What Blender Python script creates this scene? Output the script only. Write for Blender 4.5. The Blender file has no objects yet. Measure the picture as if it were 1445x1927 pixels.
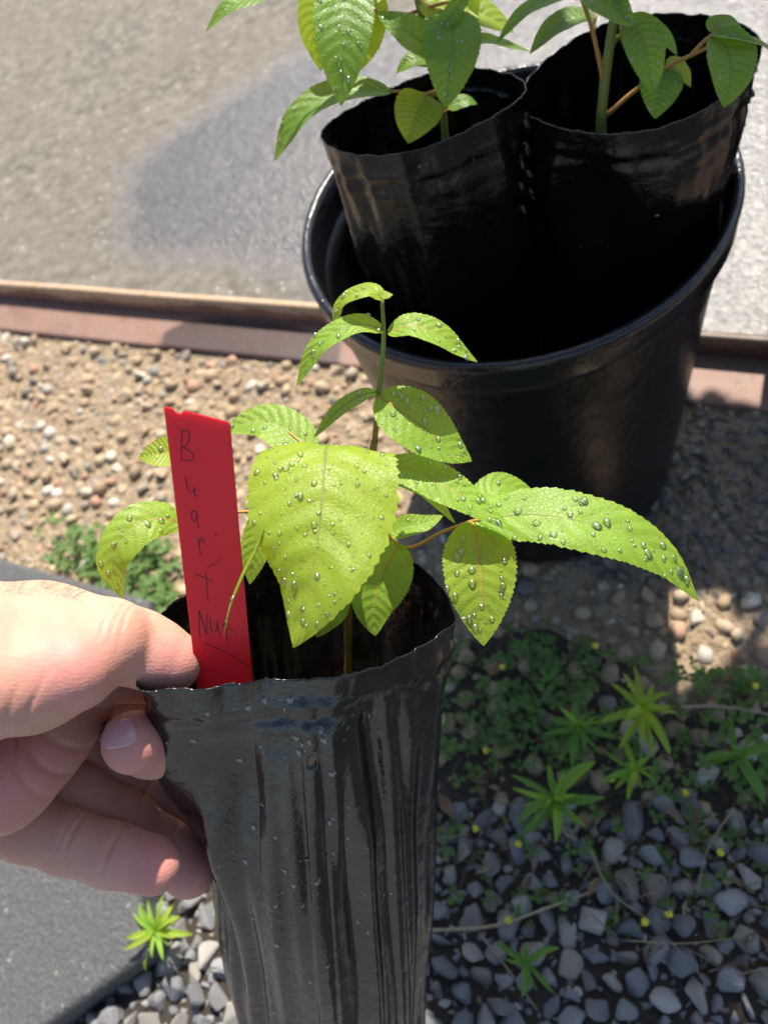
import bpy, bmesh, math, random
import numpy as np
from mathutils import Vector, Matrix
from mathutils.bvhtree import BVHTree
from mathutils import noise as mnoise

# ------------------------------------------------------------------ camera, sky, sun, exposure
sc = bpy.context.scene
C = sc.collection
F, CX, CY = 1448.0, 722.5, 963.5            # pinhole of the phone, in photo pixels
VP = (1151.0, 1813.0)                       # vanishing point of "straight down"
H = 0.588                                   # camera height above the gravel, metres
_d = np.array([VP[0]-CX, VP[1]-CY, F]); _d /= np.linalg.norm(_d)
_Z = -_d
_Y = np.array([0, 0, 1.0]) - _d*_d[2]; _Y /= np.linalg.norm(_Y)
_X = np.cross(_Y, _Z)
R = np.array([_X, _Y, _Z])                  # camera (x right, y down, z forward) -> world
CAM = np.array([0, 0, H])

cam_d = bpy.data.cameras.new('camera'); cam = bpy.data.objects.new('camera', cam_d); C.objects.link(cam)
m3 = R @ np.diag([1, -1, -1])
cam.matrix_world = Matrix([[*m3[0], 0], [*m3[1], 0], [*m3[2], H], [0, 0, 0, 1]])
cam_d.sensor_fit = 'VERTICAL'; cam_d.sensor_height = 34.6; cam_d.lens = 34.6*F/1927.0
cam_d.clip_start = 0.01; cam_d.clip_end = 400
cam_d.dof.use_dof = True; cam_d.dof.focus_distance = 0.272; cam_d.dof.aperture_fstop = 10.0
sc.camera = cam

SUN_EL, SUN_AZ = math.radians(54), math.atan2(0.61, 0.79)
w = bpy.data.worlds.new('World'); sc.world = w; w.use_nodes = True
nt = w.node_tree; nt.nodes.clear()
sky = nt.nodes.new('ShaderNodeTexSky'); sky.sky_type = 'NISHITA'; sky.sun_disc = False
sky.sun_elevation = SUN_EL; sky.sun_rotation = SUN_AZ
bg = nt.nodes.new('ShaderNodeBackground'); bg.inputs[1].default_value = 0.092
wo = nt.nodes.new('ShaderNodeOutputWorld')
nt.links.new(sky.outputs[0], bg.inputs[0]); nt.links.new(bg.outputs[0], wo.inputs[0])
sl = bpy.data.lights.new('sun', 'SUN'); sl.energy = 5.0; sl.angle = math.radians(0.53); sl.color = (1, 0.93, 0.82)
sun = bpy.data.objects.new('sun', sl); C.objects.link(sun)
SV = Vector((math.sin(SUN_AZ)*math.cos(SUN_EL), math.cos(SUN_AZ)*math.cos(SUN_EL), math.sin(SUN_EL)))
sun.rotation_euler = SV.to_track_quat('Z', 'Y').to_euler(); sun.location = SV*5
vs = sc.view_settings; vs.view_transform = 'Standard'; vs.look = 'None'; vs.gamma = 1; vs.exposure = 0.88
sc.render.engine = 'CYCLES'
cy = sc.cycles
cy.use_denoising = True
cy.max_bounces = 8; cy.transparent_max_bounces = 12; cy.caustics_reflective = False; cy.caustics_refractive = False
cy.sample_clamp_indirect = 6; cy.sample_clamp_direct = 0

# ------------------------------------------------------------------ helpers
rng = np.random.default_rng(7)
def cp(u, v, z):                            # photo pixel + distance (mm) -> camera mm
    return np.array([(u-CX)/F*z, (v-CY)/F*z, z], float)
def c2w(p):                                 # camera mm -> world m
    p = np.asarray(p, float)
    return p @ R.T * 0.001 + CAM
def P(u, v, z): return c2w(cp(u, v, z))
def G(u, v, z=0.0):                         # where the pixel's ray meets the level z
    r = R @ np.array([(u-CX)/F, (v-CY)/F, 1.0]); return CAM + r*((z-H)/r[2])
def inpoly(pts, poly):
    x, y = pts[:, 0], pts[:, 1]; ins = np.zeros(len(pts), bool); n = len(poly)
    for i in range(n):
        x1, y1 = poly[i][:2]; x2, y2 = poly[(i+1) % n][:2]
        c = ((y1 > y) != (y2 > y)) & (x < (x2-x1)*(y-y1)/(y2-y1+1e-12)+x1); ins ^= c
    return ins
def polydist(pts, poly):
    best = np.full(len(pts), 1e9); n = len(poly)
    for i in range(n):
        a = np.array(poly[i][:2]); b = np.array(poly[(i+1) % n][:2]); ab = b-a
        t = np.clip(((pts-a)@ab)/(ab@ab), 0, 1); q = a+t[:, None]*ab
        best = np.minimum(best, np.linalg.norm(pts-q, axis=1))
    return np.where(inpoly(pts, poly), best, -best)
def link(o, parent=None):
    C.objects.link(o)
    if parent is not None: o.parent = parent
    return o
def mesh(name, verts, faces, mat, parent=None, smooth=True, uv=None, attr=None):
    me = bpy.data.meshes.new(name)
    verts = np.asarray(verts, np.float32)
    if isinstance(faces, np.ndarray):
        nf, k = faces.shape
        me.vertices.add(len(verts)); me.vertices.foreach_set('co', verts.ravel())
        me.loops.add(nf*k); me.loops.foreach_set('vertex_index', faces.astype(np.int32).ravel())
        me.polygons.add(nf); me.polygons.foreach_set('loop_start', np.arange(0, nf*k, k, dtype=np.int32))
        me.update(calc_edges=True)
    else:
        me.from_pydata([tuple(v) for v in verts], [], faces)
    me.polygons.foreach_set('use_smooth', np.full(len(me.polygons), smooth))
    if uv is not None:
        l = me.uv_layers.new(name='UVMap'); li = np.empty(len(me.loops), np.int32); me.loops.foreach_get('vertex_index', li)
        l.data.foreach_set('uv', np.asarray(uv, np.float32)[li].ravel())
    if attr:
        for k_, a in attr.items():
            at = me.attributes.new(k_, 'FLOAT', 'POINT'); at.data.foreach_set('value', np.asarray(a, np.float32))
    me.materials.append(mat); me.update()
    return link(bpy.data.objects.new(name, me), parent)
def tag(o, label=None, cat=None, group=None, kind=None):
    if label: o['label'] = label
    if cat: o['category'] = cat
    if group: o['group'] = group
    if kind: o['kind'] = kind
    return o
def thing(name, label, cat, group=None, loc=(0, 0, 0)):
    o = bpy.data.objects.new(name, None); o.empty_display_size = 0.02; o.location = loc
    return tag(link(o), label, cat, group)
def catmull(pts, n):
    p = np.asarray(pts, float)
    if len(p) == 2: return p[0]+(p[1]-p[0])*np.linspace(0, 1, n)[:, None]
    p = np.vstack([2*p[0]-p[1], p, 2*p[-1]-p[-2]]); m = len(p)-3
    s = np.linspace(0, m-1e-6, n*4); i = s.astype(int); t = (s-i)[:, None]
    a, b, c, d = p[i], p[i+1], p[i+2], p[i+3]
    q = .5*(2*b+(c-a)*t+(2*a-5*b+4*c-d)*t*t+(3*b-a-3*c+d)*t**3)
    L = np.concatenate([[0], np.cumsum(np.linalg.norm(np.diff(q, axis=0), axis=1))]); u = np.linspace(0, L[-1], n)
    return np.stack([np.interp(u, L, q[:, k]) for k in range(3)], 1)
def tube_geo(pts, r0, r1, n=16, k=8, wob=0):
    p = catmull(pts, n); T = np.gradient(p, axis=0); T /= np.linalg.norm(T, axis=1)[:, None]+1e-12
    up = np.array([.31, .2, .93]); A = np.cross(T, up); A /= np.linalg.norm(A, axis=1)[:, None]+1e-12; B = np.cross(T, A)
    r = np.linspace(r0, r1, n)
    if wob: r = r*(1+wob*np.sin(np.arange(n)*2.4)*np.sin(np.arange(n)*.9))
    th = np.linspace(0, 2*np.pi, k, endpoint=False)
    V = (p[:, None]+(A[:, None]*np.cos(th)[:, None]+B[:, None]*np.sin(th)[:, None])*r[:, None, None]).reshape(-1, 3)
    f = []
    for i in range(n-1):
        for j in range(k):
            a, b = i*k+j, i*k+(j+1) % k; f.append((a, b, b+k, a+k))
    f.append(tuple(range(k))[::-1]); f.append(tuple(range((n-1)*k, n*k)))
    return V, f
def tube(name, pts, r0, r1, mat, parent=None, n=16, k=8, wob=0):
    V, f = tube_geo(pts, r0, r1, n, k, wob); return mesh(name, V, f, mat, parent)
def join_geo(parts):
    V, Fc, o = [], [], 0
    for v, f in parts:
        V.append(v); Fc += [tuple(i+o for i in q) for q in f]; o += len(v)
    return np.vstack(V), Fc

# ------------------------------------------------------------------ materials
def mat(name):
    m = bpy.data.materials.new(name); m.use_nodes = True; t = m.node_tree; t.nodes.clear()
    out = t.nodes.new('ShaderNodeOutputMaterial')
    def N(kind, **kw):
        n = t.nodes.new('ShaderNode'+kind)
        for k, v in kw.items():
            if k.startswith('i_'):
                key = k[2:]; key = int(key) if key.isdigit() else key.replace('_', ' ')
                sock = n.inputs[key]
                if hasattr(v, 'is_linked') or type(v).__name__.startswith('NodeSocket'): t.links.new(v, sock)
                else: sock.default_value = v
            else: setattr(n, k, v)
        return n
    return m, t, N, out
def ramp(N, fac, stops, interp='LINEAR'):
    n = N('ValToRGB', i_0=fac); cr = n.color_ramp; cr.interpolation = interp
    while len(cr.elements) < len(stops): cr.elements.new(0.5)
    for e, (p, c) in zip(cr.elements, stops): e.position = p; e.color = (*c, 1) if len(c) == 3 else c
    return n.outputs[0]
def mixc(N, fac, a, b, mode='MIX'):
    n = N('Mix', data_type='RGBA', blend_type=mode)
    for i, v in ((0, fac), (6, a), (7, b)):
        s = n.inputs[i]
        if type(v).__name__.startswith('NodeSocket'): n.id_data.links.new(v, s)
        else: s.default_value = (*v, 1) if isinstance(v, tuple) and len(v) == 3 else v
    return n.outputs[2]
def mth(N, op, a, b=0.0, c=None, clamp=False):
    n = N('Math', operation=op, use_clamp=clamp, i_0=a, i_1=b)
    if c is not None:
        if type(c).__name__.startswith('NodeSocket'): n.id_data.links.new(c, n.inputs[2])
        else: n.inputs[2].default_value = c
    return n.outputs[0]
def noise(N, co, scale, detail=4, rough=.55, dist=0):
    return N('TexNoise', i_Vector=co, i_Scale=scale, i_Detail=detail, i_Roughness=rough, i_Distortion=dist).outputs[0]
def bump(N, h, strength, dist, prev=None):
    n = N('Bump', i_Height=h, i_Strength=strength, i_Distance=dist)
    if prev is not None: n.id_data.links.new(prev, n.inputs['Normal'])
    return n.outputs[0]
def pr(N, t, out, col, rough=.5, nrm=None, **kw):
    b = N('BsdfPrincipled')
    def put(k, v):
        s = b.inputs[k]
        if type(v).__name__.startswith('NodeSocket'): t.links.new(v, s)
        else: s.default_value = (*v, 1) if isinstance(v, tuple) and len(v) == 3 and s.type == 'RGBA' else v
    put('Base Color', col); put('Roughness', rough)
    if nrm is not None: put('Normal', nrm)
    for k, v in kw.items(): put(k.replace('_', ' '), v)
    if out is not None: t.links.new(b.outputs[0], out.inputs[0])
    return b

def leaf_mat(name, c_top, c_vein, c_trans, trans=.42, rough=.42):
    m, t, N, out = mat(name)
    uv = N('UVMap').outputs[0]; sp = N('SeparateXYZ', i_0=uv)
    s, tt = sp.outputs[0], sp.outputs[1]
    at = mth(N, 'ABSOLUTE', mth(N, 'MULTIPLY', mth(N, 'SUBTRACT', tt, .5), 2.0))
    co = N('TexCoord').outputs['Object']
    n1 = noise(N, co, 160, 4); n2 = noise(N, co, 900, 3)
    ph = mth(N, 'ADD', mth(N, 'SUBTRACT', mth(N, 'MULTIPLY', s, 10.5), mth(N, 'MULTIPLY', mth(N, 'POWER', at, 1.25), 1.7)), mth(N, 'MULTIPLY', n1, .25))
    fr = mth(N, 'ABSOLUTE', mth(N, 'SUBTRACT', mth(N, 'FRACT', ph), .5))      # 0 on a side vein
    side = mth(N, 'SUBTRACT', 1.0, mth(N, 'MULTIPLY', fr, 13.0), clamp=True)
    mid = mth(N, 'SUBTRACT', 1.0, mth(N, 'MULTIPLY', at, 24.0), clamp=True)
    vor = N('TexVoronoi', feature='DISTANCE_TO_EDGE', i_Vector=co, i_Scale=650.0).outputs[0]
    net = mth(N, 'SUBTRACT', 1.0, mth(N, 'MULTIPLY', vor, 9.0), clamp=True)
    base = mixc(N, n1, tuple(x*.8 for x in c_top), tuple(min(1, x*1.18) for x in c_top))
    base = mixc(N, mth(N, 'MULTIPLY', net, .22), base, c_vein)
    base = mixc(N, mth(N, 'MULTIPLY', side, .28), base, c_vein)
    base = mixc(N, mth(N, 'MULTIPLY', mid, .85), base, c_vein)
    hgt = mth(N, 'SUBTRACT', mth(N, 'ADD', mth(N, 'MULTIPLY', fr, 1.2), mth(N, 'MULTIPLY', n2, .25)), mth(N, 'MULTIPLY', net, .25))
    nr = bump(N, hgt, .38, .0007)
    b = pr(N, t, None, base, rough, nr, Specular_IOR_Level=.4)
    tr = N('BsdfTranslucent', i_Color=mixc(N, mth(N, 'ADD', mth(N, 'MULTIPLY', side, .22), mid, clamp=True), mixc(N, n1, tuple(x*.82 for x in c_trans), c_trans), tuple(x*.55 for x in c_trans)), i_Normal=nr)
    mx = N('MixShader', i_0=trans); t.links.new(b.outputs[0], mx.inputs[1]); t.links.new(tr.outputs[0], mx.inputs[2])
    t.links.new(mx.outputs[0], out.inputs[0]); return m
M = {}
M['leaf'] = leaf_mat('leaf', (.235, .40, .042), (.42, .52, .09), (.74, .94, .05), .44)
M['leaf_young'] = leaf_mat('young_leaf', (.29, .44, .042), (.48, .52, .08), (.88, .96, .04), .5)
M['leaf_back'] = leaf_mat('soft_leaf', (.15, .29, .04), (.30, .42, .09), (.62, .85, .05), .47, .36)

def simple(name, col, rough=.5, var=.25, scale=200, bmp=.0, bd=.001, **kw):
    m, t, N, out = mat(name); co = N('TexCoord').outputs['Object']; n = noise(N, co, scale)
    c = mixc(N, n, tuple(x*(1-var) for x in col), tuple(min(1, x*(1+var)) for x in col))
    nr = bump(N, noise(N, co, scale*3), bmp, bd) if bmp else None
    pr(N, t, out, c, rough, nr, **kw); return m
M['stem'] = simple('stem', (.17, .20, .03), .5, .35, 120, .3)
M['stem_brown'] = simple('stem_brown', (.20, .13, .04), .5, .35, 150, .3)
M['stalk'] = simple('stalk', (.42, .20, .04), .45, .3, 150, .2)
M['soil'] = simple('soil', (.022, .016, .011), .95, .6, 260, 1.0, .004)
M['red'] = None
def red_mat():
    m, t, N, out = mat('red_plastic'); co = N('TexCoord').outputs['Object']
    n = noise(N, co, 45, 4); n2 = noise(N, co, 600, 2)
    c = mixc(N, n, (.70, .045, .06), (.78, .065, .085))
    sm = ramp(N, noise(N, co, 90, 5, .6, 1.5), [(.52, (0, 0, 0)), (.75, (1, 1, 1))])
    c = mixc(N, mth(N, 'MULTIPLY', sm, .10), c, (.5, .25, .22))
    b = pr(N, t, None, c, mth(N, 'ADD', .33, mth(N, 'MULTIPLY', sm, .12)), bump(N, n2, .08, .0003))
    tr_ = N('BsdfTranslucent', i_Color=(.97, .12, .17, 1)); mx = N('MixShader', i_0=.56); t.links.new(b.outputs[0], mx.inputs[1]); t.links.new(tr_.outputs[0], mx.inputs[2]); t.links.new(mx.outputs[0], out.inputs[0]); return m
M['red'] = red_mat()
M['graphite'] = simple('graphite', (.045, .012, .016), .6, .5, 900)
def film(name, base=.005, r0=.10, r1=.34, tint=(1, 1, 1.2), dust=.35, spec=.55):
    m, t, N, out = mat(name); co = N('TexCoord').outputs['Object']
    n1 = noise(N, co, 70, 5, .6, .6); n2 = noise(N, co, 420, 3); n3 = noise(N, co, 28, 4, .55, 1.2)
    st = noise(N, N('Mapping', i_Vector=co, i_Scale=(1, 1, .12)).outputs[0], 260, 3)
    d = ramp(N, n3, [(.45, (0, 0, 0)), (.72, (1, 1, 1))])
    c = mixc(N, mth(N, 'MULTIPLY', d, dust), tuple(base*x for x in tint), (.045, .043, .039))
    rg = mth(N, 'ADD', r0, mth(N, 'MULTIPLY', n1, r1-r0))
    nr = bump(N, n1, .36, .0030); nr = bump(N, n2, .22, .0006, nr); nr = bump(N, st, .06, .0005, nr)
    pr(N, t, out, c, rg, nr, Specular_IOR_Level=spec); return m
M['film'] = film('bag_film', .005, .07, .26, (1, 1, 1.15), .3, .75)
M['film_back'] = film('bag_film_back', .004, .10, .28, dust=.06, spec=.55)
M['pot'] = film('pot_plastic', .0045, .22, .38, (1, 1, 1.3), dust=.05, spec=.36)
M['pot_rim'] = film('pot_rim', .008, .12, .3, (1, 1, 1.3), dust=.1, spec=.6)
def water_mat():
    m, t, N, out = mat('water_drop')
    fr = N('Fresnel', i_IOR=1.36).outputs[0]
    tp = N('BsdfTransparent', i_Color=(.97, 1, .95, 1)); gl = N('BsdfGlossy', i_Color=(1, 1, 1, 1), i_Roughness=.14)
    m2 = N('MixShader', i_0=mth(N, 'ADD', fr, .09)); t.links.new(tp.outputs[0], m2.inputs[1]); t.links.new(gl.outputs[0], m2.inputs[2])
    t.links.new(m2.outputs[0], out.inputs[0]); return m
M['water'] = water_mat()
def stone_mat(name, stops, island, rough=.7, scale=220, dark=None):
    m, t, N, out = mat(name); co = N('TexCoord').outputs['Object']
    rnd = N('NewGeometry').outputs['Random Per Island'] if island else N('ObjectInfo').outputs['Random']
    base = ramp(N, rnd, stops)
    n = noise(N, co, scale, 6, .65); n2 = noise(N, co, scale*5, 3)
    c = mixc(N, .55, base, ramp(N, n, [(.25, (.35, .35, .35)), (.5, (.5, .5, .5)), (.75, (.72, .72, .72))]), 'OVERLAY')
    c = mixc(N, ramp(N, n2, [(.62, (0, 0, 0)), (.8, (.5, .5, .5))]), c, (.55, .54, .5))
    pr(N, t, out, c, rough, bump(N, mth(N, 'ADD', n, mth(N, 'MULTIPLY', n2, .3)), .5, .0016 if island is False else .001)); return m
GREY = [(0, (.14, .148, .16)), (.2, (.225, .232, .24)), (.4, (.165, .173, .19)), (.55, (.29, .29, .295)), (.68, (.21, .19, .165)), (.82, (.27, .25, .22)), (.93, (.40, .39, .37)), (1, (.50, .48, .44))]
TAN = [(0, (.33, .23, .135)), (.15, (.42, .32, .20)), (.3, (.27, .19, .115)), (.42, (.46, .36, .235)), (.55, (.37, .195, .125)), (.64, (.42, .33, .23)), (.74, (.14, .13, .12)), (.84, (.58, .52, .43)), (.93, (.36, .26, .155)), (1, (.22, .22, .22))]
DARK_MIX = [(0, (.10, .085, .07)), (.3, (.16, .13, .10)), (.5, (.09, .09, .095)), (.7, (.20, .165, .125)), (.85, (.13, .11, .10)), (1, (.30, .27, .23))]  # darker tones for the pebbles right of the pot
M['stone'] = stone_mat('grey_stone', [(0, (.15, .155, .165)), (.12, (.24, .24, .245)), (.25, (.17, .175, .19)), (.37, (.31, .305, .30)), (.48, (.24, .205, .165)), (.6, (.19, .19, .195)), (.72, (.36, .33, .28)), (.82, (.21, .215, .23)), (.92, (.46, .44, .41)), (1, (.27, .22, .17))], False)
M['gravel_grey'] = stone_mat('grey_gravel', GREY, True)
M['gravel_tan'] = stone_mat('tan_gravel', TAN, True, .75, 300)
M['gravel_dark'] = stone_mat('dark_gravel', DARK_MIX, True, .28, 300)
def ground_mat():
    m, t, N, out = mat('ground'); co = N('TexCoord').outputs['Object']
    v = N('TexVoronoi', i_Vector=co, i_Scale=110.0); v2 = N('TexVoronoi', i_Vector=co, i_Scale=260.0)
    n = noise(N, co, 9, 5); n2 = noise(N, co, 500, 4)
    c = mixc(N, N('SeparateColor', i_0=v.outputs['Color']).outputs[0], (.23, .165, .10), (.41, .315, .205))
    c = mixc(N, mth(N, 'MULTIPLY', n, .7), c, (.37, .28, .18))
    c = mixc(N, mth(N, 'MULTIPLY', n2, .3), c, (.20, .155, .11))
    h = mth(N, 'SUBTRACT', mth(N, 'MULTIPLY', n2, .5), v.outputs[0])
    nr = bump(N, h, .9, .006); nr = bump(N, v2.outputs[0], .5, .002, nr)
    pr(N, t, out, c, .9, nr); return m
M['ground'] = ground_mat()
def concrete_mat():
    m, t, N, out = mat('concrete'); co = N('TexCoord').outputs['Object']
    wet = N('Attribute', attribute_name='wet').outputs['Fac']
    n1 = noise(N, co, 6, 6, .6); n2 = noise(N, co, 60, 5, .65); n3 = noise(N, co, 700, 3); n4 = noise(N, co, 16, 6, .7, .5)
    c = ramp(N, n2, [(.30, (.075, .063, .048)), (.5, (.175, .157, .128)), (.70, (.29, .262, .22))])
    c = mixc(N, ramp(N, n1, [(.4, (0, 0, 0)), (.65, (.7, .7, .7))]), c, (.19, .158, .12))
    v = N('TexVoronoi', i_Vector=co, i_Scale=75.0, i_Randomness=1.0)
    sp = ramp(N, v.outputs['Distance'], [(.10, (1, 1, 1)), (.22, (0, 0, 0))])
    spm = mth(N, 'MULTIPLY', sp, mth(N, 'GREATER_THAN', N('SeparateColor', i_0=v.outputs['Color']).outputs[0], .72))
    c = mixc(N, mth(N, 'MULTIPLY', n3, .45), c, (.08, .07, .058)); c = mixc(N, mth(N, 'MULTIPLY', spm, .8), c, (.5, .47, .42))
    wv = mth(N, 'ADD', wet, mth(N, 'MULTIPLY', mth(N, 'SUBTRACT', n4, .5), .09))
    wm = ramp(N, mth(N, 'ADD', mth(N, 'MULTIPLY', wv, 8.0), .5), [(.25, (0, 0, 0)), (.75, (1, 1, 1))])
    c = mixc(N, wm, c, mixc(N, .72, c, (.06, .058, .066)))
    rg = mth(N, 'SUBTRACT', .85, mth(N, 'MULTIPLY', wm, mth(N, 'SUBTRACT', .72, mth(N, 'MULTIPLY', n4, .22))))
    n5 = noise(N, co, 240, 2, .5)
    dryk = mth(N, 'SUBTRACT', 1.0, mth(N, 'MULTIPLY', wm, .6))
    nr = bump(N, n2, mth(N, 'MULTIPLY', dryk, .6), .005); nr = bump(N, n3, mth(N, 'MULTIPLY', dryk, .75), .0016, nr); nr = bump(N, v.outputs['Distance'], mth(N, 'MULTIPLY', dryk, .25), .003, nr); nr = bump(N, n5, mth(N, 'MULTIPLY', wm, .55), .0022, nr)
    pr(N, t, out, c, rg, nr); return m
M['concrete'] = concrete_mat()
def rust_mat(name, flange):
    m, t, N, out = mat(name); co = N('TexCoord').outputs['Object']
    wet = N('Attribute', attribute_name='wet').outputs['Fac']
    n1 = noise(N, co, 14, 6, .65, .6); n2 = noise(N, co, 120, 5, .6); n3 = noise(N, co, 500, 3)
    if flange:
        c = ramp(N, n1, [(.3, (.15, .075, .052)), (.5, (.235, .135, .10)), (.7, (.19, .08, .048))])
    else:
        c = ramp(N, n1, [(.3, (.24, .09, .05)), (.5, (.32, .14, .085)), (.68, (.42, .20, .10))])
        lv = N('Attribute', attribute_name='level').outputs['Fac']          # cement slurry caked along the top
        q = ramp(N, mth(N, 'ADD', lv, mth(N, 'MULTIPLY', mth(N, 'SUBTRACT', n1, .5), 2.0)), [(.50, (0, 0, 0)), (.60, (1, 1, 1))])
        c = mixc(N, q, c, ramp(N, n2, [(.35, (.52, .30, .14)), (.6, (.55, .42, .28))]))
    c = mixc(N, mth(N, 'MULTIPLY', n2, .5), c, (.20, .12, .10)); c = mixc(N, ramp(N, n3, [(.58, (0, 0, 0)), (.72, (.7, .7, .7))]), c, (.36, .28, .20)); c = mixc(N, ramp(N, n2, [(.25, (.7, .7, .7)), (.42, (0, 0, 0))]), c, (.06, .03, .02))
    wv = mth(N, 'ADD', wet, mth(N, 'MULTIPLY', mth(N, 'SUBTRACT', n1, .5), .016))
    wm = ramp(N, mth(N, 'ADD', mth(N, 'MULTIPLY', wv, 60.0), .5), [(.3, (0, 0, 0)), (.7, (1, 1, 1))])
    c = mixc(N, wm, c, mixc(N, .8, c, (.025, .014, .014)))
    rg = mth(N, 'SUBTRACT', .62, mth(N, 'MULTIPLY', wm, .2))
    nr = bump(N, n2, .3, .0015); nr = bump(N, n3, .3, .0006, nr)
    pr(N, t, out, c, rg, nr); return m
M['rust_face'] = rust_mat('rust_face', False); M['rust_flange'] = rust_mat('rust_flange', True)
def rubber_mat():
    m, t, N, out = mat('rubber'); co = N('TexCoord').outputs['Object']
    n2 = noise(N, co, 330, 4, .6); n1 = noise(N, co, 30, 5)
    wob = N('TexNoise', i_Vector=co, i_Scale=420.0, i_Detail=2.0).outputs[1]; v = N('TexVoronoi', i_Vector=mixc(N, .012, co, wob), i_Scale=150.0)
    pick = mth(N, 'GREATER_THAN', N('SeparateColor', i_0=v.outputs['Color']).outputs[0], .86)
    sp = mth(N, 'MULTIPLY', ramp(N, v.outputs['Distance'], [(.10, (1, 1, 1)), (.26, (0, 0, 0))]), mth(N, 'MULTIPLY', pick, ramp(N, n1, [(.35, (.25, .25, .25)), (.65, (1, 1, 1))])))
    c = ramp(N, n2, [(.3, (.05, .05, .052)), (.55, (.085, .085, .088)), (.75, (.13, .13, .13))])
    c = mixc(N, mth(N, 'MULTIPLY', n1, .35), c, (.10, .095, .085))
    c = mixc(N, sp, c, (.42, .40, .36))
    nr = bump(N, n2, .7, .0025); pr(N, t, out, c, .72, nr); return m
M['rubber'] = rubber_mat()
def skin_mat():
    m, t, N, out = mat('skin'); co = N('TexCoord').outputs['Object']
    n1 = noise(N, co, 40, 5, .6); n2 = noise(N, co, 170, 4); n3 = noise(N, co, 950, 3)
    red = N('Attribute', attribute_name='red').outputs['Fac']
    c = ramp(N, n1, [(.3, (.55, .275, .185)), (.5, (.62, .33, .235)), (.7, (.66, .38, .28))])
    c = mixc(N, ramp(N, n2, [(.45, (0, 0, 0)), (.8, (.45, .45, .45))]), c, (.56, .24, .20))
    c = mixc(N, mth(N, 'MULTIPLY', red, .7), c, (.60, .23, .21))
    vl = N('TexVoronoi', feature='DISTANCE_TO_EDGE', i_Vector=N('Mapping', i_Vector=co, i_Scale=(1, 1, 1)).outputs[0], i_Scale=800.0).outputs[0]
    wv = N('TexWave', wave_type='BANDS', bands_direction='DIAGONAL', i_Vector=co, i_Scale=260.0, i_Distortion=5.0, i_Detail=3.0, i_Detail_Scale=1.2).outputs[1]
    nr = bump(N, n2, .3, .0009); nr = bump(N, vl, .25, .0003, nr); nr = bump(N, wv, .14, .00014, nr); nr = bump(N, n3, .35, .00035, nr)
    b = pr(N, t, out, c, mth(N, 'ADD', .42, mth(N, 'MULTIPLY', n2, .25)), nr, Subsurface_Weight=.5, Subsurface_Scale=.0026, Specular_IOR_Level=.32)
    b.inputs['Subsurface Radius'].default_value = (1.0, .36, .2); return m
M['skin'] = skin_mat()
M['nail'] = simple('nail', (.60, .33, .32), .2, .10, 120, 0, Subsurface_Weight=.3, Subsurface_Scale=.002)
M['hair'] = simple('hair', (.16, .08, .035), .4)
M['weed'] = leaf_mat('weed_leaf', (.23, .42, .05), (.34, .50, .08), (.55, .85, .06), .4, .5)
M['weed_dark'] = leaf_mat('clover_leaf', (.11, .20, .05), (.16, .26, .06), (.28, .5, .06), .35, .5)
M['yellow'] = simple('yellow_petal', (.70, .62, .05), .6, .2, 900)
M['dry'] = simple('dry_stem', (.34, .27, .17), .8, .3, 200, .3)

def drops_geo(pts, nrm, rad, r, flat=.5, stretch=None):
    th = np.linspace(0, 2*np.pi, 9)[:-1]; rings = [(1.0, -.12), (.93, .22), (.70, .58), (.36, .86)]
    Vs_, Fs_, off = [], [], 0
    for i, (p, n, q) in enumerate(zip(pts, nrm, rad)):
        a = np.cross(n, [.3, .7, .64]); a /= np.linalg.norm(a)+1e-9; b = np.cross(n, a)
        if stretch is not None:
            b = stretch-n*(stretch@n); b /= np.linalg.norm(b)+1e-9; a = np.cross(b, n)
        e = r.uniform(1, 1.5); fl_ = flat*r.uniform(.8, 1.2); wv = 1+.12*np.sin(2*th+r.uniform(0, 6))+.08*np.sin(3*th+r.uniform(0, 6))
        vv_ = [p+q*(k*wv[:, None]*(np.cos(th)[:, None]*a+e*np.sin(th)[:, None]*b)+fl_*h*n) for k, h in rings]; vv_.append((p+q*fl_*n)[None])
        V = np.vstack(vv_); f = []
        for k in range(3):
            for j in range(8): A = k*8+j; B = k*8+(j+1) % 8; f.append((A, B, B+8)); f.append((A, B+8, A+8))
        for j in range(8): f.append((24+j, 24+(j+1) % 8, 32))
        Vs_.append(V); Fs_.append(np.array(f)+off); off += len(V)
    return np.vstack(Vs_), np.vstack(Fs_)
def edge_side0(p): return (p-E0[:2])@EN[:2]
# ------------------------------------------------------------------ ground, concrete, steel edge, slab
ground = tag(mesh('ground', [(-60, -60, 0), (60, -60, 0), (60, 60, 0), (-60, 60, 0)], [(0, 1, 2, 3)], M['ground']), 'bare gravelly soil', None, None, 'structure')
E0 = G(0, 620, 0.006); E1 = G(1445, 770, 0.006)           # near lip of the steel flange
ED = (E1-E0); ED[2] = 0; ED /= np.linalg.norm(ED)           # along the edge
EN = np.array([-ED[1], ED[0], 0.0])                       # away from the camera, over the slab
if EN[1] < 0: EN = -EN
FW, TOP = 0.054, 0.028
WETPX = [(225, 430), (232, 320), (300, 262), (380, 215), (450, 160), (560, 95), (640, 62), (760, 30), (900, -20), (1000, -120), (1800, -300), (1900, 700), (1000, 690), (600, 545), (500, 506), (380, 486), (290, 484), (240, 472)]
wetw = [G(u, v, TOP) for u, v in WETPX]
def strip_grid(a0, a1, na, b0, b1, nb, f):
    A, B = np.meshgrid(np.linspace(a0, a1, na), np.linspace(b0, b1, nb), indexing='ij')
    V = f(A.ravel(), B.ravel()); i = np.arange((na-1)*(nb-1)); r = i//(nb-1); c = i % (nb-1); q = r*nb+c
    return V, np.stack([q, q+nb, q+nb+1, q+1], 1)
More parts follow.
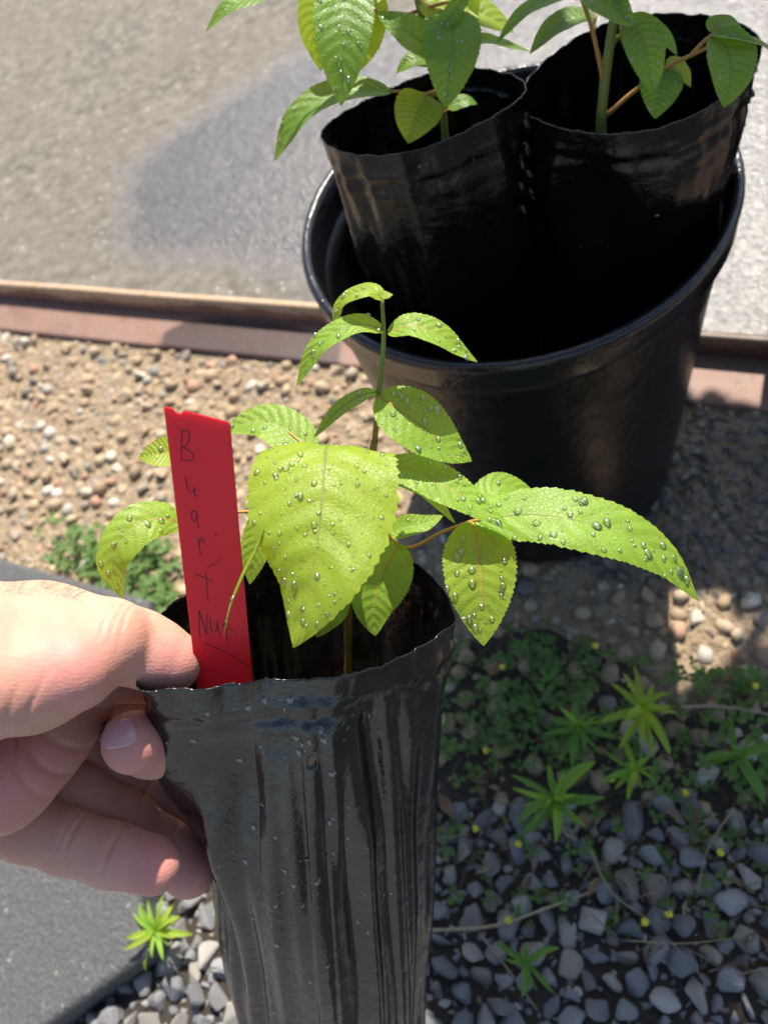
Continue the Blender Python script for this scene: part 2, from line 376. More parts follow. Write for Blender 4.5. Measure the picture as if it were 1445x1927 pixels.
def on_slab(a, b): return E0+ED*a[:, None]+EN*(FW+.004+b)[:, None]*1.0+np.array([0, 0, TOP-.006])
Vs, Fs = strip_grid(-1.2, 2.4, 240, 0, 2.2, 150, on_slab)
Vs[:, 2] = TOP
slab_wet = polydist(Vs[:, :2], wetw)
slab = mesh('concrete_slab', Vs, Fs, M['concrete'], None, True, None, {'wet': slab_wet}); tag(slab, 'weathered concrete slab with a wet patch', kind='structure')
def slab_strip(a0, a1, b0, b1, wv):
    v = [E0+ED*a+EN*(FW+.004+b) for a, b in ((a0, b0), (a1, b0), (a1, b1), (a0, b1))]
    v = np.array(v); v[:, 2] = TOP
    return mesh('concrete_bay', v, [(0, 1, 2, 3)], M['concrete'], slab, True, None, {'wet': np.full(4, wv)})
slab_strip(-40, -1.2, 0, 2.2, -1); slab_strip(2.4, 40, 0, 2.2, -1); slab_strip(-40, 40, 2.2, 60, -1)
edge = thing('steel_edging', 'rusty steel angle edging along the concrete slab with a dark damp stain', 'edging', None, tuple(E0))
wf = [G(u, v, .006) for u, v in [(300, 652), (310, 625), (345, 605), (400, 598), (470, 604), (550, 612), (640, 640), (640, 700), (560, 690), (430, 672), (330, 662)]]
wf2 = [G(u, v, .006) for u, v in [(1000, 600), (1285, 640), (1300, 760), (1000, 760)]]
def bevel_strip(name, prof, mt, lv=None):
    na = 420; A = np.linspace(-1.5, 2.5, na); prof = np.array(prof); k = len(prof)
    V = (E0+ED*A[:, None])[:, None]+EN*prof[:, 0][None, :, None]; V = V.copy(); V[..., 2] = prof[:, 1][None]
    wob = np.array([mnoise.noise(Vector((a*6, k*.1, 0)))*.0012 for a in A]); V[..., 2] += wob[:, None]*(prof[:, 1] > 0.001)
    V = V.reshape(-1, 3); f = []
    for i in range(na-1):
        for j in range(k-1): q = i*k+j; f.append((q, q+k, q+k+1, q+1))
    wt = np.maximum(polydist(V[:, :2], wf), polydist(V[:, :2], wf2))
    if lv: wt = np.where((V[:, :2]-E0[:2])@ED[:2] > .55, .02, -1)  # right-hand stretch of the upright set darker and glossier
    at = {'wet': wt, 'level': np.tile((prof[:, 1]-.006)/(TOP-.006), na)}
    o = mesh(name, V-E0, np.array(f), mt, edge, True, None, at); return o
fl = [(0, -.02), (0, .0045), (.0012, .0060)]+[(x, .006) for x in np.linspace(.004, FW, 12)]
bevel_strip('flange', fl, M['rust_flange'])
bevel_strip('upright_leg', [(FW-.001, .0062), (FW-.001, .012), (FW-.001, .02), (FW-.001, .0265), (FW, TOP+.0008), (FW+.006, TOP+.001), (FW+.0062, TOP-.004)], M['rust_face'], True)

dr = np.random.default_rng(44); dpoly = np.array([p[:2] for p in wetw]); dpts = []
dense = np.array([G(u, v, TOP)[:2] for u, v in [(1290, -150), (1700, -150), (1700, 640), (1300, 600)]])
while len(dpts) < 1500:
    q = (dpoly if len(dpts) < 330 else dense); p = dr.uniform(q.min(0), q.max(0))
    if inpoly(p[None], q)[0] and edge_side0(p) > FW+.01: dpts.append((p[0], p[1], TOP))
dv_, df_ = drops_geo(np.array(dpts), np.tile([0, 0, 1.0], (len(dpts), 1)), .0007+.0014*dr.random(len(dpts))**2, dr, .6)
d_ = mesh('water_drops', dv_, df_, M['water'], slab); d_['kind'] = 'stuff'
# dark rubbery slab by the wrist
SH = 0.034
sp = [G(282, 1128, SH), G(262, 1420, SH), G(262, 1700, SH), G(286, 1792, SH), G(70, 1945, SH), G(-700, 2500, SH), G(-1300, 1500, SH), G(-420, 930, SH)]
bm = bmesh.new(); vt = [bm.verts.new(p) for p in sp]; fc = bm.faces.new(vt)
if fc.normal.z < 0: bmesh.ops.reverse_faces(bm, faces=[fc])
ex = bmesh.ops.extrude_face_region(bm, geom=[fc]); vv = [g for g in ex['geom'] if isinstance(g, bmesh.types.BMVert)]
for v in bm.verts:
    if v not in vv: v.co.z = -.01
bm.normal_update(); bmesh.ops.recalc_face_normals(bm, faces=bm.faces)
te = [e for e in bm.edges if all(v.co.z > .02 for v in e.verts)]
bmesh.ops.bevel(bm, geom=te, offset=.006, segments=4, affect='EDGES', profile=.5)
me = bpy.data.meshes.new('paving_slab'); bm.to_mesh(me); me.materials.append(M['rubber'])
for p in me.polygons: p.use_smooth = False
tag(link(bpy.data.objects.new('paving_slab', me)), 'dark grey speckled slab lying on the gravel under the hand', 'slab')

# ------------------------------------------------------------------ stones and gravel
def ico(sub):
    b = bmesh.new(); bmesh.ops.create_icosphere(b, subdivisions=sub, radius=1)
    V = np.array([v.co[:] for v in b.verts]); Fc = np.array([[v.index for v in f.verts] for f in b.faces]); b.free(); return V, Fc
def rock(sub, seed, ncut, rough=.05):
    r = np.random.default_rng(seed); V, Fc = ico(sub)
    for _ in range(ncut):
        n = r.normal(size=3); n /= np.linalg.norm(n); h = r.uniform(.55, .85); d = V@n
        V = V-np.outer(np.maximum(d-h, 0)*.92, n)
    V = V*r.uniform(.85, 1.15, 3)
    V *= (1+rough*np.array([mnoise.noise(Vector(tuple(p*1.7+seed))) for p in V]))[:, None]
    return V, Fc
def crushed(seed, npt=12, bev=.12, seg_=3):
    r = np.random.default_rng(seed); b = bmesh.new()
    for _ in range(npt):
        n = r.normal(size=3); n /= np.linalg.norm(n); b.verts.new(n*r.uniform(.82, 1.08))
    h = bmesh.ops.convex_hull(b, input=b.verts); bmesh.ops.delete(b, geom=[v for v in b.verts if not v.link_faces], context='VERTS')
    bmesh.ops.dissolve_limit(b, angle_limit=.35, verts=b.verts, edges=b.edges)
    bmesh.ops.bevel(b, geom=list(b.edges), offset=bev, segments=seg_, affect='EDGES', clamp_overlap=True)
    bmesh.ops.triangulate(b, faces=b.faces); b.verts.index_update()
    V = np.array([v.co[:] for v in b.verts])*r.uniform(.8, 1.15, 3); Fc = np.array([[v.index for v in f.verts] for f in b.faces]); b.free()
    V *= (1+.05*np.array([mnoise.noise(Vector(tuple(p*3+seed))) for p in V]))[:, None]
    return V, Fc
def rotm(r):
    q = r.normal(size=4); q /= np.linalg.norm(q); w_, x, y, z = q
    return np.array([[1-2*(y*y+z*z), 2*(x*y-z*w_), 2*(x*z+y*w_)], [2*(x*y+z*w_), 1-2*(x*x+z*z), 2*(y*z-x*w_)], [2*(x*z-y*w_), 2*(y*z+x*w_), 1-2*(x*x+y*y)]])
coarse = np.array([G(u, v)[:2] for u, v in [(250, 1690), (420, 1600), (640, 1500), (830, 1500), (960, 1520), (1100, 1560), (1230, 1500), (1445, 1560), (1750, 1650), (1750, 2350), (100, 2350), (20, 2000)]])
slab2 = np.array([p[:2] for p in sp])
darkg = np.array([G(u, v)[:2] for u, v in [(1230, 770), (1700, 780), (1800, 1140), (1320, 1125), (1215, 1110), (1000, 1040), (1000, 850)]])
soilg = np.array([G(u, v)[:2] for u, v in [(840, 1230), (1180, 1230), (1180, 1310), (1560, 1310), (1560, 1560), (840, 1560)]])
def scatter(n, poly, rmin, rmax, seed, overlap, power=2.0, reject=None, bounds=None):
    r = np.random.default_rng(seed); lo, hi = (poly.min(0), poly.max(0)) if bounds is None else bounds
    cell = rmax*2; gridd = {}; out = []
    cand = r.uniform(lo, hi, (n, 2)); rad = rmin+(rmax-rmin)*r.random(n)**power; rad = np.sort(rad)[::-1]
    ok = np.ones(n, bool)
    if poly is not None: ok &= inpoly(cand, poly)
    if reject is not None: ok &= ~reject(cand)
    for (x, y), q in zip(cand[ok], rad[ok]):
        i, j = int(math.floor(x/cell)), int(math.floor(y/cell)); good = True
        for a in (-1, 0, 1):
            for b in (-1, 0, 1):
                for (X, Y, Q) in gridd.get((i+a, j+b), ()):
                    if (X-x)**2+(Y-y)**2 < ((Q+q)*overlap)**2: good = False; break
                if not good: break
            if not good: break
        if good: gridd.setdefault((i, j), []).append((x, y, q)); out.append((x, y, q))
    return out
potc = np.array([0.149, 0.361])
def patch(name, polypx, z, mt, seed):
    poly = np.array([G(u, v)[:2] for u, v in polypx]); n = len(poly); pts = []
    for i in range(n):
        for t in np.linspace(0, 1, 24, endpoint=False):
            p = poly[i]*(1-t)+poly[(i+1) % n]*t; q = Vector((p[0]*22+seed, p[1]*22, 0)); pts.append((p[0]+.014*mnoise.noise(q), p[1]+.014*mnoise.noise(q+Vector((9, 3, 0))), z))
    o = mesh(name, pts, [tuple(range(len(pts)))], mt, None, False); return tag(o, 'dark damp soil under the stones', None, None, 'structure')
M['dark_soil'] = simple('dark_soil', (.060, .046, .034), .9, .5, 240, 1.0, .004)
def greyground():
    m, t, N, out = mat('grey_ground'); co = N('TexCoord').outputs['Object']; v = N('TexVoronoi', i_Vector=co, i_Scale=55.0); n = noise(N, co, 300, 4)
    c = ramp(N, N('SeparateColor', i_0=v.outputs['Color']).outputs[0], [(0, (.10, .10, .11)), (.5, (.20, .20, .21)), (1, (.33, .33, .32))]); c = mixc(N, mth(N, 'MULTIPLY', n, .5), c, (.17, .17, .175))
    pr(N, t, out, c, .85, bump(N, v.outputs[0], .9, .01)); return m
M['grey_ground'] = greyground()
gp = tag(mesh('reflected_gravel', [(-5, -6, .0015), (-.12, -6, .0015), (-.12, -.3, .0015), (-.16, .02, .0015), (-.3, .1, .0015), (-5, .1, .0015)], [(0, 1, 2, 3, 4, 5)], M['grey_ground'], None, False), 'unseen grey gravel added for the held bag to reflect', None, None, 'structure')  # paler ground added behind the camera as a reflection for the held bag
M['asphalt'] = simple('asphalt', (.045, .045, .048), .85, .4, 180, .8, .004)
tag(mesh('reflected_asphalt', [(-.12, -6, .0015), (5, -6, .0015), (5, -.02, .0015), (.3, -.02, .0015), (.0, .06, .0015), (-.16, .02, .0015), (-.12, -.3, .0015)], [(0, 1, 2, 3, 4, 5, 6)], M['asphalt'], None, False), 'unseen dark asphalt added for the held bag to reflect', None, None, 'structure')  # dark ground added behind the camera, darkens the held bag's right-hand reflection
patch('soil', [(60, 1960), (250, 1690), (420, 1600), (640, 1400), (830, 1230), (1000, 1180), (1180, 1250), (1200, 1330), (1560, 1330), (1750, 1600), (1750, 2350), (100, 2350)], .003, M['dark_soil'], 3)
def edge_side(p): return (p-E0[:2])@EN[:2]
rej_c = lambda p: inpoly(p, slab2)
st = scatter(70000, coarse, .0036, .0118, 3, .66, 2.0, rej_c)
px = lambda p: (lambda c: (CX+F*c[0]/c[2], CY+F*c[1]/c[2]))((np.array([p[0], p[1], .005])-CAM)@R)
def inview(s):
    u, v = px(s); return -20 < u < 1465 and -20 < v < 1950 and not (450 < u < 800 and v > 1500)
vis = [s for s in st if inview(s)]; vis.sort(key=lambda s: -s[2]); rest = [s for s in st if not inview(s)]+vis[296:]
rocks = []
for k in range(14):
    V, Fc = crushed(20+k); o_ = bpy.data.meshes.new('stone'); o_.from_pydata(V.tolist(), [], Fc.tolist())
    o_.polygons.foreach_set('use_smooth', np.full(len(o_.polygons), False)); o_.materials.append(M['stone']); rocks.append(o_)
rr = np.random.default_rng(5)
for i, (x, y, q) in enumerate(vis[:296]):
    o = bpy.data.objects.new('stone', rocks[i % 14]); link(o, ground)
    o.location = (x, y, q*rr.uniform(.25, .6)); o.rotation_euler = tuple(rr.uniform(0, 6.28, 3)); s = q*rr.uniform(.95, 1.15)
    o.scale = (s, s*rr.uniform(.8, 1.05), s*rr.uniform(.75, 1))
def pebbles(name, pts, sub, ncut, mt, parent, seed, lift=(.1, .55), flat=(.55, .95), zb=0.0):
    r = np.random.default_rng(seed); tm = [crushed(50+k, 11, .10, 1) if sub == 0 else rock(sub, 50+k, ncut, .12) for k in range(8)]
    Vs_, Fs_, off = [], [], 0
    for i, (x, y, q) in enumerate(pts):
        V, Fc = tm[i % 8]; V = (V*np.array([1, r.uniform(.7, 1), r.uniform(*flat)]))@rotm(r).T*q if flat[0] > .7 else ((V@rotm(r).T)*np.array([1, r.uniform(.75, 1), r.uniform(*flat)])*q)
        a = r.uniform(0, 6.28); c_, s_ = math.cos(a), math.sin(a); V = V@np.array([[c_, s_, 0], [-s_, c_, 0], [0, 0, 1]])
        Vs_.append(V+np.array([x, y, zb+q*r.uniform(*lift)])); Fs_.append(Fc+off); off += len(V)
    o = mesh(name, np.vstack(Vs_), np.vstack(Fs_), mt, parent, sub != 0); o['kind'] = 'stuff'; return o
pebbles('gravel', rest, 0, 8, M['gravel_grey'], ground, 11)
st2 = scatter(16000, coarse, .002, .005, 8, .7, 1.5, rej_c)
pebbles('gravel', st2, 0, 4, M['gravel_grey'], ground, 12)
lo, hi = np.array([-.62, .0]), np.array([.62, 1.15])
rej_t = lambda p: inpoly(p, coarse) | inpoly(p, slab2) | (edge_side(p) > -.002) | (np.linalg.norm(p-potc, axis=1) < .102) | inpoly(p, darkg)
tn = scatter(80000, None, .0010, .0105, 9, .68, 7.0, rej_t, (lo, hi))
tn_s = [s for s, k in zip(tn, inpoly(np.array(tn)[:, :2], soilg)) if k]; tn = [s for s, k in zip(tn, inpoly(np.array(tn)[:, :2], soilg)) if not k]
pebbles('gravel', tn[::2], 1, 3, M['gravel_tan'], ground, 13, (-.35, .4)); pebbles('gravel', tn[1::2], 0, 3, M['gravel_tan'], ground, 16, (-.35, .4))
pebbles('gravel', [s for s in tn_s if s[2] > .003], 1, 3, M['gravel_tan'], ground, 15, (.0, .4))
rej_w = lambda p: (edge_side(p) > -.002) | (np.linalg.norm(p-potc, axis=1) < .102)
wt_ = scatter(26000, darkg, .0012, .0075, 10, .66, 4.0, rej_w)
pebbles('gravel', wt_, 0, 3, M['gravel_dark'], ground, 14, (-.3, .4))

# ------------------------------------------------------------------ nursery pot
def lathe(name, prof, mt, parent, n=96, wob=0, seed=0):
    prof = np.array(prof); k = len(prof); th = np.linspace(0, 2*np.pi, n, endpoint=False)
    w_ = 1+wob*(np.sin(2*th+seed)+.5*np.sin(3*th+1+seed))
    V = np.stack([prof[None, :, 0]*np.cos(th)[:, None]*(1+(w_[:, None]-1)*np.clip(prof[None, :, 1]/.28, 0, 1)), prof[None, :, 0]*np.sin(th)[:, None]*(1+(w_[:, None]-1)*np.clip(prof[None, :, 1]/.28, 0, 1)), np.broadcast_to(prof[None, :, 1], (n, k))], -1).reshape(-1, 3)
    f = []
    for i in range(n):
        for j in range(k-1):
            a = i*k+j; b = ((i+1) % n)*k+j; f.append((a, b, b+1, a+1))
    return mesh(name, V, np.array(f), mt, parent)
PZ, PH = .002, .281
def nursery_pot(loc, label, rr_=.130, hh=PH, seed=0, rz=0):
    pot = thing('nursery_pot', label, 'plant pot', None, loc); s = rr_/.13
    def rad(z): return (.1065+(.1235-.1065)*z/hh)*s
    body = [(.001, .004), (.085*s, .004), (.098*s, .0), (.1035*s, .001), (.1062*s, .005)]+[(rad(z)+(.0006 if abs(z-hh*.82) < .004 else 0), z) for z in np.linspace(.012, hh-.022, 24)]
    inner = [(rad(z)-.0022, z) for z in np.linspace(hh-.022, .010, 16)]+[(.08*s, .0075), (.001, .0075)]
    lathe('body', body+inner, M['pot'], pot, 128, .006, seed)
    r0 = rad(hh-.02)
    rim = [(r0+.0005, hh-.0215), (r0+.0052, hh-.021), (r0+.0062, hh-.019), (r0+.0058, hh-.010), (r0+.0066, hh-.007), (r0+.0070, hh-.003), (r0+.0060, hh-.0005), (r0+.0040, hh), (r0+.0018, hh-.0006), (r0+.0004, hh-.003), (r0-.0012, hh-.012), (r0-.0025, hh-.0225)]
    lathe('rim', rim, M['pot_rim'], pot, 128, .006, seed); pot.rotation_euler.z = rz; return pot
nursery_pot((potc[0], potc[1], PZ), 'large black nursery pot holding two grow bags beside the rusty edging')

# ------------------------------------------------------------------ grow bags
def smooth01(x): x = np.clip(x, 0, 1); return x*x*(3-2*x)
def grow_bag(label, Mw, aw, e1, e2, rim_r, rim_h, Rb, length, folds, seed, mt, soil_s, holes=(), taper=.9, drops=60, seams=(), nth=264, blend=.12, fold_k=1.25):
    r = np.random.default_rng(seed); bag = thing('grow_bag', label, 'grow bag', 'black film grow bags', tuple(Mw+aw*length))
    org = Mw+aw*length
    S = np.concatenate([[0, .0007, .0018], np.linspace(.004, .06, 30)[0:], np.linspace(.065, length-.01, 62), [length-.004, length-.001, length]])
    th = np.linspace(0, 2*np.pi, nth, endpoint=False)
    TH, SS = np.meshgrid(th, S)
    rr0 = np.interp(TH, np.r_[th, 2*np.pi], np.r_[rim_r(th), rim_r(th[:1])])
    kk = np.exp(-.5*(np.arange(-30, 31)/12.0)**2); kk /= kk.sum(); r1_ = rim_r(th); rsm = np.convolve(np.r_[r1_[-30:], r1_, r1_[:30]], kk, 'valid')
    rr0 = rsm[None]+(r1_-rsm)[None]*np.exp(-SS/.007); b = smooth01(SS/blend)
    body = Rb*(1-(1-taper)*SS/length)
    rad = rr0*(1-b)+body*b
    for (t0, amp, wdt, drift, s0) in folds:
        dt = np.angle(np.exp(1j*(TH-(t0+drift*SS)))); g = np.exp(-(dt/(wdt*.75))**2)+.45*np.exp(-((dt+wdt*1.5)/(wdt*.55))**2)-.30*np.exp(-((dt-wdt*1.9)/(wdt*1.2))**2)
        rad += amp*fold_k*g*smooth01((SS-s0)/.04)
    # soft dents and crinkles
    nz = np.array([[mnoise.noise(Vector((math.cos(t)*2.4+seed, math.sin(t)*2.4, s*13))) for t in th] for s in S])
    nz2 = np.array([[mnoise.noise(Vector((math.cos(t)*7+seed, math.sin(t)*7, s*9))) for t in th] for s in S])
    rad += nz*(.0040+.0040*np.exp(-((SS-.06)/.05)**2))*smooth01(SS/.03)+nz2*.0013*(.35+smooth01(SS/.02))
    nz3 = np.array([[mnoise.noise(Vector((math.cos(t)*4.6+seed*2, math.sin(t)*4.6, s*14 if s < .07 else .98+(s-.07)*4))) for t in th] for s in S]); rad += nz3*.0022*smooth01(SS/.02)
    # folded hem below the lip
    rad += .0007*np.exp(-((SS-.011)/.0016)**2)-.0005*np.exp(-((SS-.015)/.0016)**2)+.0005*np.exp(-((SS-.020)/.002)**2)
    hh = rim_h(TH)*(1-smooth01(SS/.05))
    rag = np.array([mnoise.noise(Vector((t*26+seed, 0, 0)))*.0006+mnoise.noise(Vector((t*7, seed, 0)))*.0011 for t in th])
    hh = hh+rag[None]*np.exp(-SS/.004)
    bot = smooth01((SS-(length-.012))/.012); rad *= (1-.12*bot)
    Vw = Mw+aw*(SS+hh)[..., None]+e1*(rad*np.cos(TH))[..., None]+e2*(rad*np.sin(TH))[..., None]
    ns = len(S); V = Vw.reshape(-1, 3)-org
    i, j = np.meshgrid(np.arange(ns-1), np.arange(nth), indexing='ij'); j2 = (j+1) % nth
    keep = np.ones(i.shape, bool)
    for (ht, hs, hw) in holes:
        dd = np.angle(np.exp(1j*(th[None, :]-ht)))*Rb; keep &= ~((np.abs(dd) < hw) & (np.abs(S[:-1, None]-hs) < hw))
    Fq = np.stack([i*nth+j, (i+1)*nth+j, (i+1)*nth+j2, i*nth+j2], -1)[keep]
    V = np.vstack([V, [Mw+aw*length-org]]); cap = np.array([[(ns-1)*nth+k, len(V)-1, (ns-1)*nth+(k+1) % nth, (ns-1)*nth+(k+1) % nth] for k in range(nth)])
    fl_ = [tuple(q) for q in Fq]+[(int(q[0]), int(q[1]), int(q[2])) for q in cap]
    o = mesh('film', V, fl_, mt, bag); sm = o.modifiers.new('wall', 'SOLIDIFY'); sm.thickness = .00035; sm.offset = 0
    # soil
    si = np.argmin(np.abs(S-soil_s)); ring = Vw[si]; cen = ring.mean(0); sv, sf = [cen], []
    for q in range(1, 9):
        for k in range(0, nth, 6):
            p = cen+(ring[k]-cen)*(q/8)*.995; sv.append(p+aw*(.004*mnoise.noise(Vector(tuple(p*90))) if q < 8 else 0))
    n6 = nth//6
    for k in range(n6): sf.append((0, 1+k, 1+(k+1) % n6))
    for q in range(7):
        for k in range(n6): A = 1+q*n6+k; B = 1+q*n6+(k+1) % n6; sf.append((A, A+n6, B+n6, B))
    mesh('soil', np.array(sv)-org, sf, M['soil'], bag)
    for (t0, s0, s1, wd) in seams:                      # pressed side seam standing off the film
        k = int((t0 % (2*np.pi))/(2*np.pi)*nth); ii = [q for q in range(ns) if s0 <= S[q] <= s1]
        inn = Vw[ii, k]; rd = e1*math.cos(t0)+e2*math.sin(t0); tn_ = -e1*math.sin(t0)+e2*math.cos(t0)
        wv = np.array([.001*math.sin(q*.9+seed)+.0006*math.sin(q*2.3) for q in range(len(ii))])[:, None]
        vv_ = np.stack([inn-rd*.0006-tn_*.0006, inn+rd*(wd+wv)+tn_*wv*1.2-tn_*.0004, inn+rd*(wd+wv)+tn_*wv*1.2+tn_*.0004, inn-rd*.0006+tn_*.0006], 1).reshape(-1, 3)
        f = []
        for q in range(len(ii)-1):
            for c in range(4): A = q*4+c; B = q*4+(c+1) % 4; f.append((A, B, B+4, A+4))
        mesh('seam', vv_-org, f, mt, bag)
    if drops:
        pts, nm, qd = [], [], []
        du = np.gradient(Vw, axis=1); dv = np.gradient(Vw, axis=0); NN = np.cross(dv, du); NN /= np.linalg.norm(NN, axis=2)[..., None]+1e-12
        rdir = e1*np.cos(TH)[..., None]+e2*np.sin(TH)[..., None]; NN *= np.sign((NN*rdir).sum(2))[..., None]
        for _ in range(drops):
            k = int(r.normal(100, 34)/180*nth/2) % nth; s = abs(r.normal(.0, .09))+.006; q = min(np.searchsorted(S, s), ns-5)
            pts.append(Vw[q, k]-org); nm.append(NN[q, k]); qd.append(.0005+.0011*r.random()**3)
        dv_, df_ = drops_geo(pts, nm, qd, r, .5, aw); d_ = mesh('water_drops', dv_, df_, M['water'], bag); d_['kind'] = 'stuff'
    return bag, Vw, S, th
# the held bag: its mouth plane and its rim read off the photograph
a_c = np.array([.015, .89, .456]); a_c /= np.linalg.norm(a_c)
e1_c = np.array([1, 0, 0.])-a_c*a_c[0]; e1_c /= np.linalg.norm(e1_c); e2_c = np.cross(a_c, e1_c)
M_c = cp(572, 1160, 280)
def on_plane(u, v, q=M_c, n=a_c): r_ = cp(u, v, 1); return r_*((n@q)/(n@r_))
rimpx = [(258, 1303), (300, 1298), (340, 1294), (400, 1296), (432, 1290), (446, 1276), (500, 1276), (560, 1278), (640, 1271), (720, 1250), (790, 1215), (835, 1188), (858, 1168), (846, 1132), (804, 1076), (764, 1048), (690, 1032), (600, 1030), (500, 1048), (420, 1080), (350, 1119), (318, 1140), (288, 1180), (262, 1260)]
rp = np.array([on_plane(*q)-M_c for q in rimpx]); ra = np.arctan2(rp@e2_c, rp@e1_c); rl = np.linalg.norm(rp, axis=1)*.001
o_ = np.argsort(ra); ra, rl = ra[o_], rl[o_]
ra3 = np.r_[ra-2*np.pi, ra, ra+2*np.pi]; rl3 = np.r_[rl, rl, rl]
def rimf(t):
    ker = np.linspace(-.035, .035, 5); return sum(np.interp(np.angle(np.exp(1j*(t+k))), ra3, rl3) for k in ker)/5
aw = R@a_c; e1w, e2w = R@e1_c, R@e2_c
D = math.radians
front_bag, FB, FS, FT = grow_bag('tall black film grow bag pinched by a hand, red tag inside it', c2w(M_c), aw, e1w, e2w, rimf, lambda t: 0*t, .0475, .392,
    [(D(152), .0022, .12, -.5, .06), (D(131), .0024, .11, -.45, .04), (D(108), .0024, .12, -.15, .015), (D(84), .0026, .12, .1, .015), (D(57), .0014, .09, .2, .05), (D(40), .0022, .10, .05, .006), (D(14), .0016, .1, 0, .03), (D(180), .002, .1, -.2, .1), (D(250), .002, .12, 0, .02), (D(300), .002, .12, 0, .02),
     (D(112), .0007, .02, -.15, .02), (D(87), .0008, .02, .1, .02), (D(78), .0006, .018, .1, .05), (D(43), .0007, .018, .05, .01), (D(134), .0007, .022, -.45, .05), (D(101), .0005, .02, -.1, .1)],
    4, M['film'], .075, holes=((D(83), .030, .0017),), drops=150, nth=420)
def bag_at(label, mouth, base, nrm, ra_, rb_, rot, seed, seams, folds, rimh=.003):
    mouth = np.array(mouth); base = np.array(base); a = base-mouth; L = np.linalg.norm(a); a /= L
    x1 = np.array([1, 0, 0.])*math.cos(rot)+np.array([0, 1, 0.])*math.sin(rot); x1 -= a*(x1@a); x1 /= np.linalg.norm(x1); x2 = np.cross(a, x1)
    nn = np.array(nrm, float); nn /= np.linalg.norm(nn)
    def rim_r(t): return 1/np.sqrt((np.cos(t)/ra_)**2+(np.sin(t)/rb_)**2)
    def rim_h(t):
        d = x1*np.cos(t)[..., None]*rim_r(t)[..., None]+x2*np.sin(t)[..., None]*rim_r(t)[..., None]
        return -(d@nn)/(a@nn)+rimh*np.sin(3*t+seed)*.5
    return grow_bag(label, mouth, a, x1, x2, rim_r, rim_h, .0505, L, folds, seed, M['film_back'], .085, drops=45, taper=.88, seams=seams, nth=240)
lb = P(792, 205, 386); rb = P(1196, 132, 378)
back1 = bag_at('black film grow bag in the nursery pot, torn mouth dipping toward the slab', lb, (.105, .374, .016), (-.10, -.22, -1), .052, .046, -.3, 21, ((D(20), .004, .16, .004), (D(27), .02, .17, .003)), [(D(90), .001, .05, 0, .03), (D(140), .0012, .05, 0, .03), (D(50), .001, .05, 0, .03)])
back2 = bag_at('upright black film grow bag in the nursery pot with a stout green stem', rb, (.194, .350, .016), (0, -.06, -1), .056, .049, -.3, 22, ((D(178), .004, .16, .003), (D(5), .004, .16, .003)), [(D(100), .001, .05, 0, .03), (D(60), .0012, .05, 0, .03)])

# ------------------------------------------------------------------ red plant label
T_bl, T_br, T_tl, T_tr = cp(371, 1292, 262), cp(475, 1276, 264), cp(309, 768, 219), cp(433, 797, 221.5)
ux = (T_br-T_bl); ux /= np.linalg.norm(ux); uy = (T_tl-T_bl); uy -= ux*(uy@ux); uy /= np.linalg.norm(uy); un = np.cross(ux, uy)
if un[2] > 0: un = -un                                     # toward the camera
def tagpt(u, v, off=0):                                    # pixel onto the label's face
    r_ = cp(u, v, 1); return r_*((un@(T_bl+un*off))/(un@r_))
outl = [tagpt(*q) for q in [(309, 770), (313, 766), (324, 769), (331, 777), (340, 780), (347, 774), (356, 776), (426, 794), (432, 797), (434, 803)]]
outl += [tagpt(475, 1276), tagpt(475, 1276)-uy*38, (tagpt(475, 1276)+tagpt(371, 1292))/2-uy*62, tagpt(371, 1292)-uy*38, tagpt(371, 1292)]
label_root = thing('plant_label', 'red plastic plant label with pencilled writing stuck in the held grow bag', 'plant label', None, tuple(c2w(T_bl)))
lo_ = c2w(T_bl)
bm = bmesh.new(); vt = [bm.verts.new(c2w(p)-lo_) for p in outl]; f_ = bm.faces.new(vt)
ex = bmesh.ops.extrude_face_region(bm, geom=[f_])
for v in [g for g in ex['geom'] if isinstance(g, bmesh.types.BMVert)]: v.co -= Vector(R@(un*.0011))
bmesh.ops.recalc_face_normals(bm, faces=bm.faces)
bmesh.ops.bevel(bm, geom=[e for e in bm.edges if len(e.link_faces) == 2 and e.calc_face_angle(0) > 1.0], offset=.00018, segments=2, affect='EDGES')
me = bpy.data.meshes.new('strip'); bm.to_mesh(me); me.materials.append(M['red']); link(bpy.data.objects.new('strip', me), label_root)
q4 = lambda L: [(x/2.752, y/2.752+1050) for x, y in L]
strokes = {'letter_b': [[(343, 809), (342, 838), (342, 866)], [(343, 809), (354, 811), (357, 823), (353, 836), (344, 842)], [(344, 842), (359, 849), (365, 860), (357, 867), (342, 864)]],
 'letter_u': [[(350, 896), (352, 913), (357, 925), (364, 924), (367, 917)], [(367, 915), (367, 930), (372, 935)]],
 'letter_a': [[(370, 962), (363, 962), (361, 972), (364, 980), (369, 979), (371, 964)], [(371, 964), (372, 980), (374, 993)]],
 'letter_r': [[(374, 1012), (376, 1030), (378, 1046)], [(375, 1024), (379, 1013), (383, 1014), (384, 1024)]],
 'letter_t': [[(388, 1078), (390, 1105), (392, 1132)], [(368, 1081), (384, 1086), (402, 1094)]],
 'word_nut': [q4([(1032, 272), (1033, 340), (1036, 410)]), q4([(1034, 275), (1052, 335), (1070, 398)]), q4([(1070, 398), (1072, 340), (1074, 290)]),
   q4([(1088, 312), (1094, 365), (1106, 385), (1122, 372), (1127, 320)]), q4([(1127, 320), (1132, 370), (1142, 402)]), q4([(1165, 325), (1172, 380), (1178, 435)]), q4([(1148, 343), (1190, 366), (1230, 390)])],
 'underline': [q4([(1065, 446), (1150, 478), (1220, 520), (1292, 562)])], 'scuff': [[(391, 1070), (400, 1062), (406, 1063), (414, 1052)], [(404, 1003), (408, 1005), (406, 1009), (403, 1006)]]}
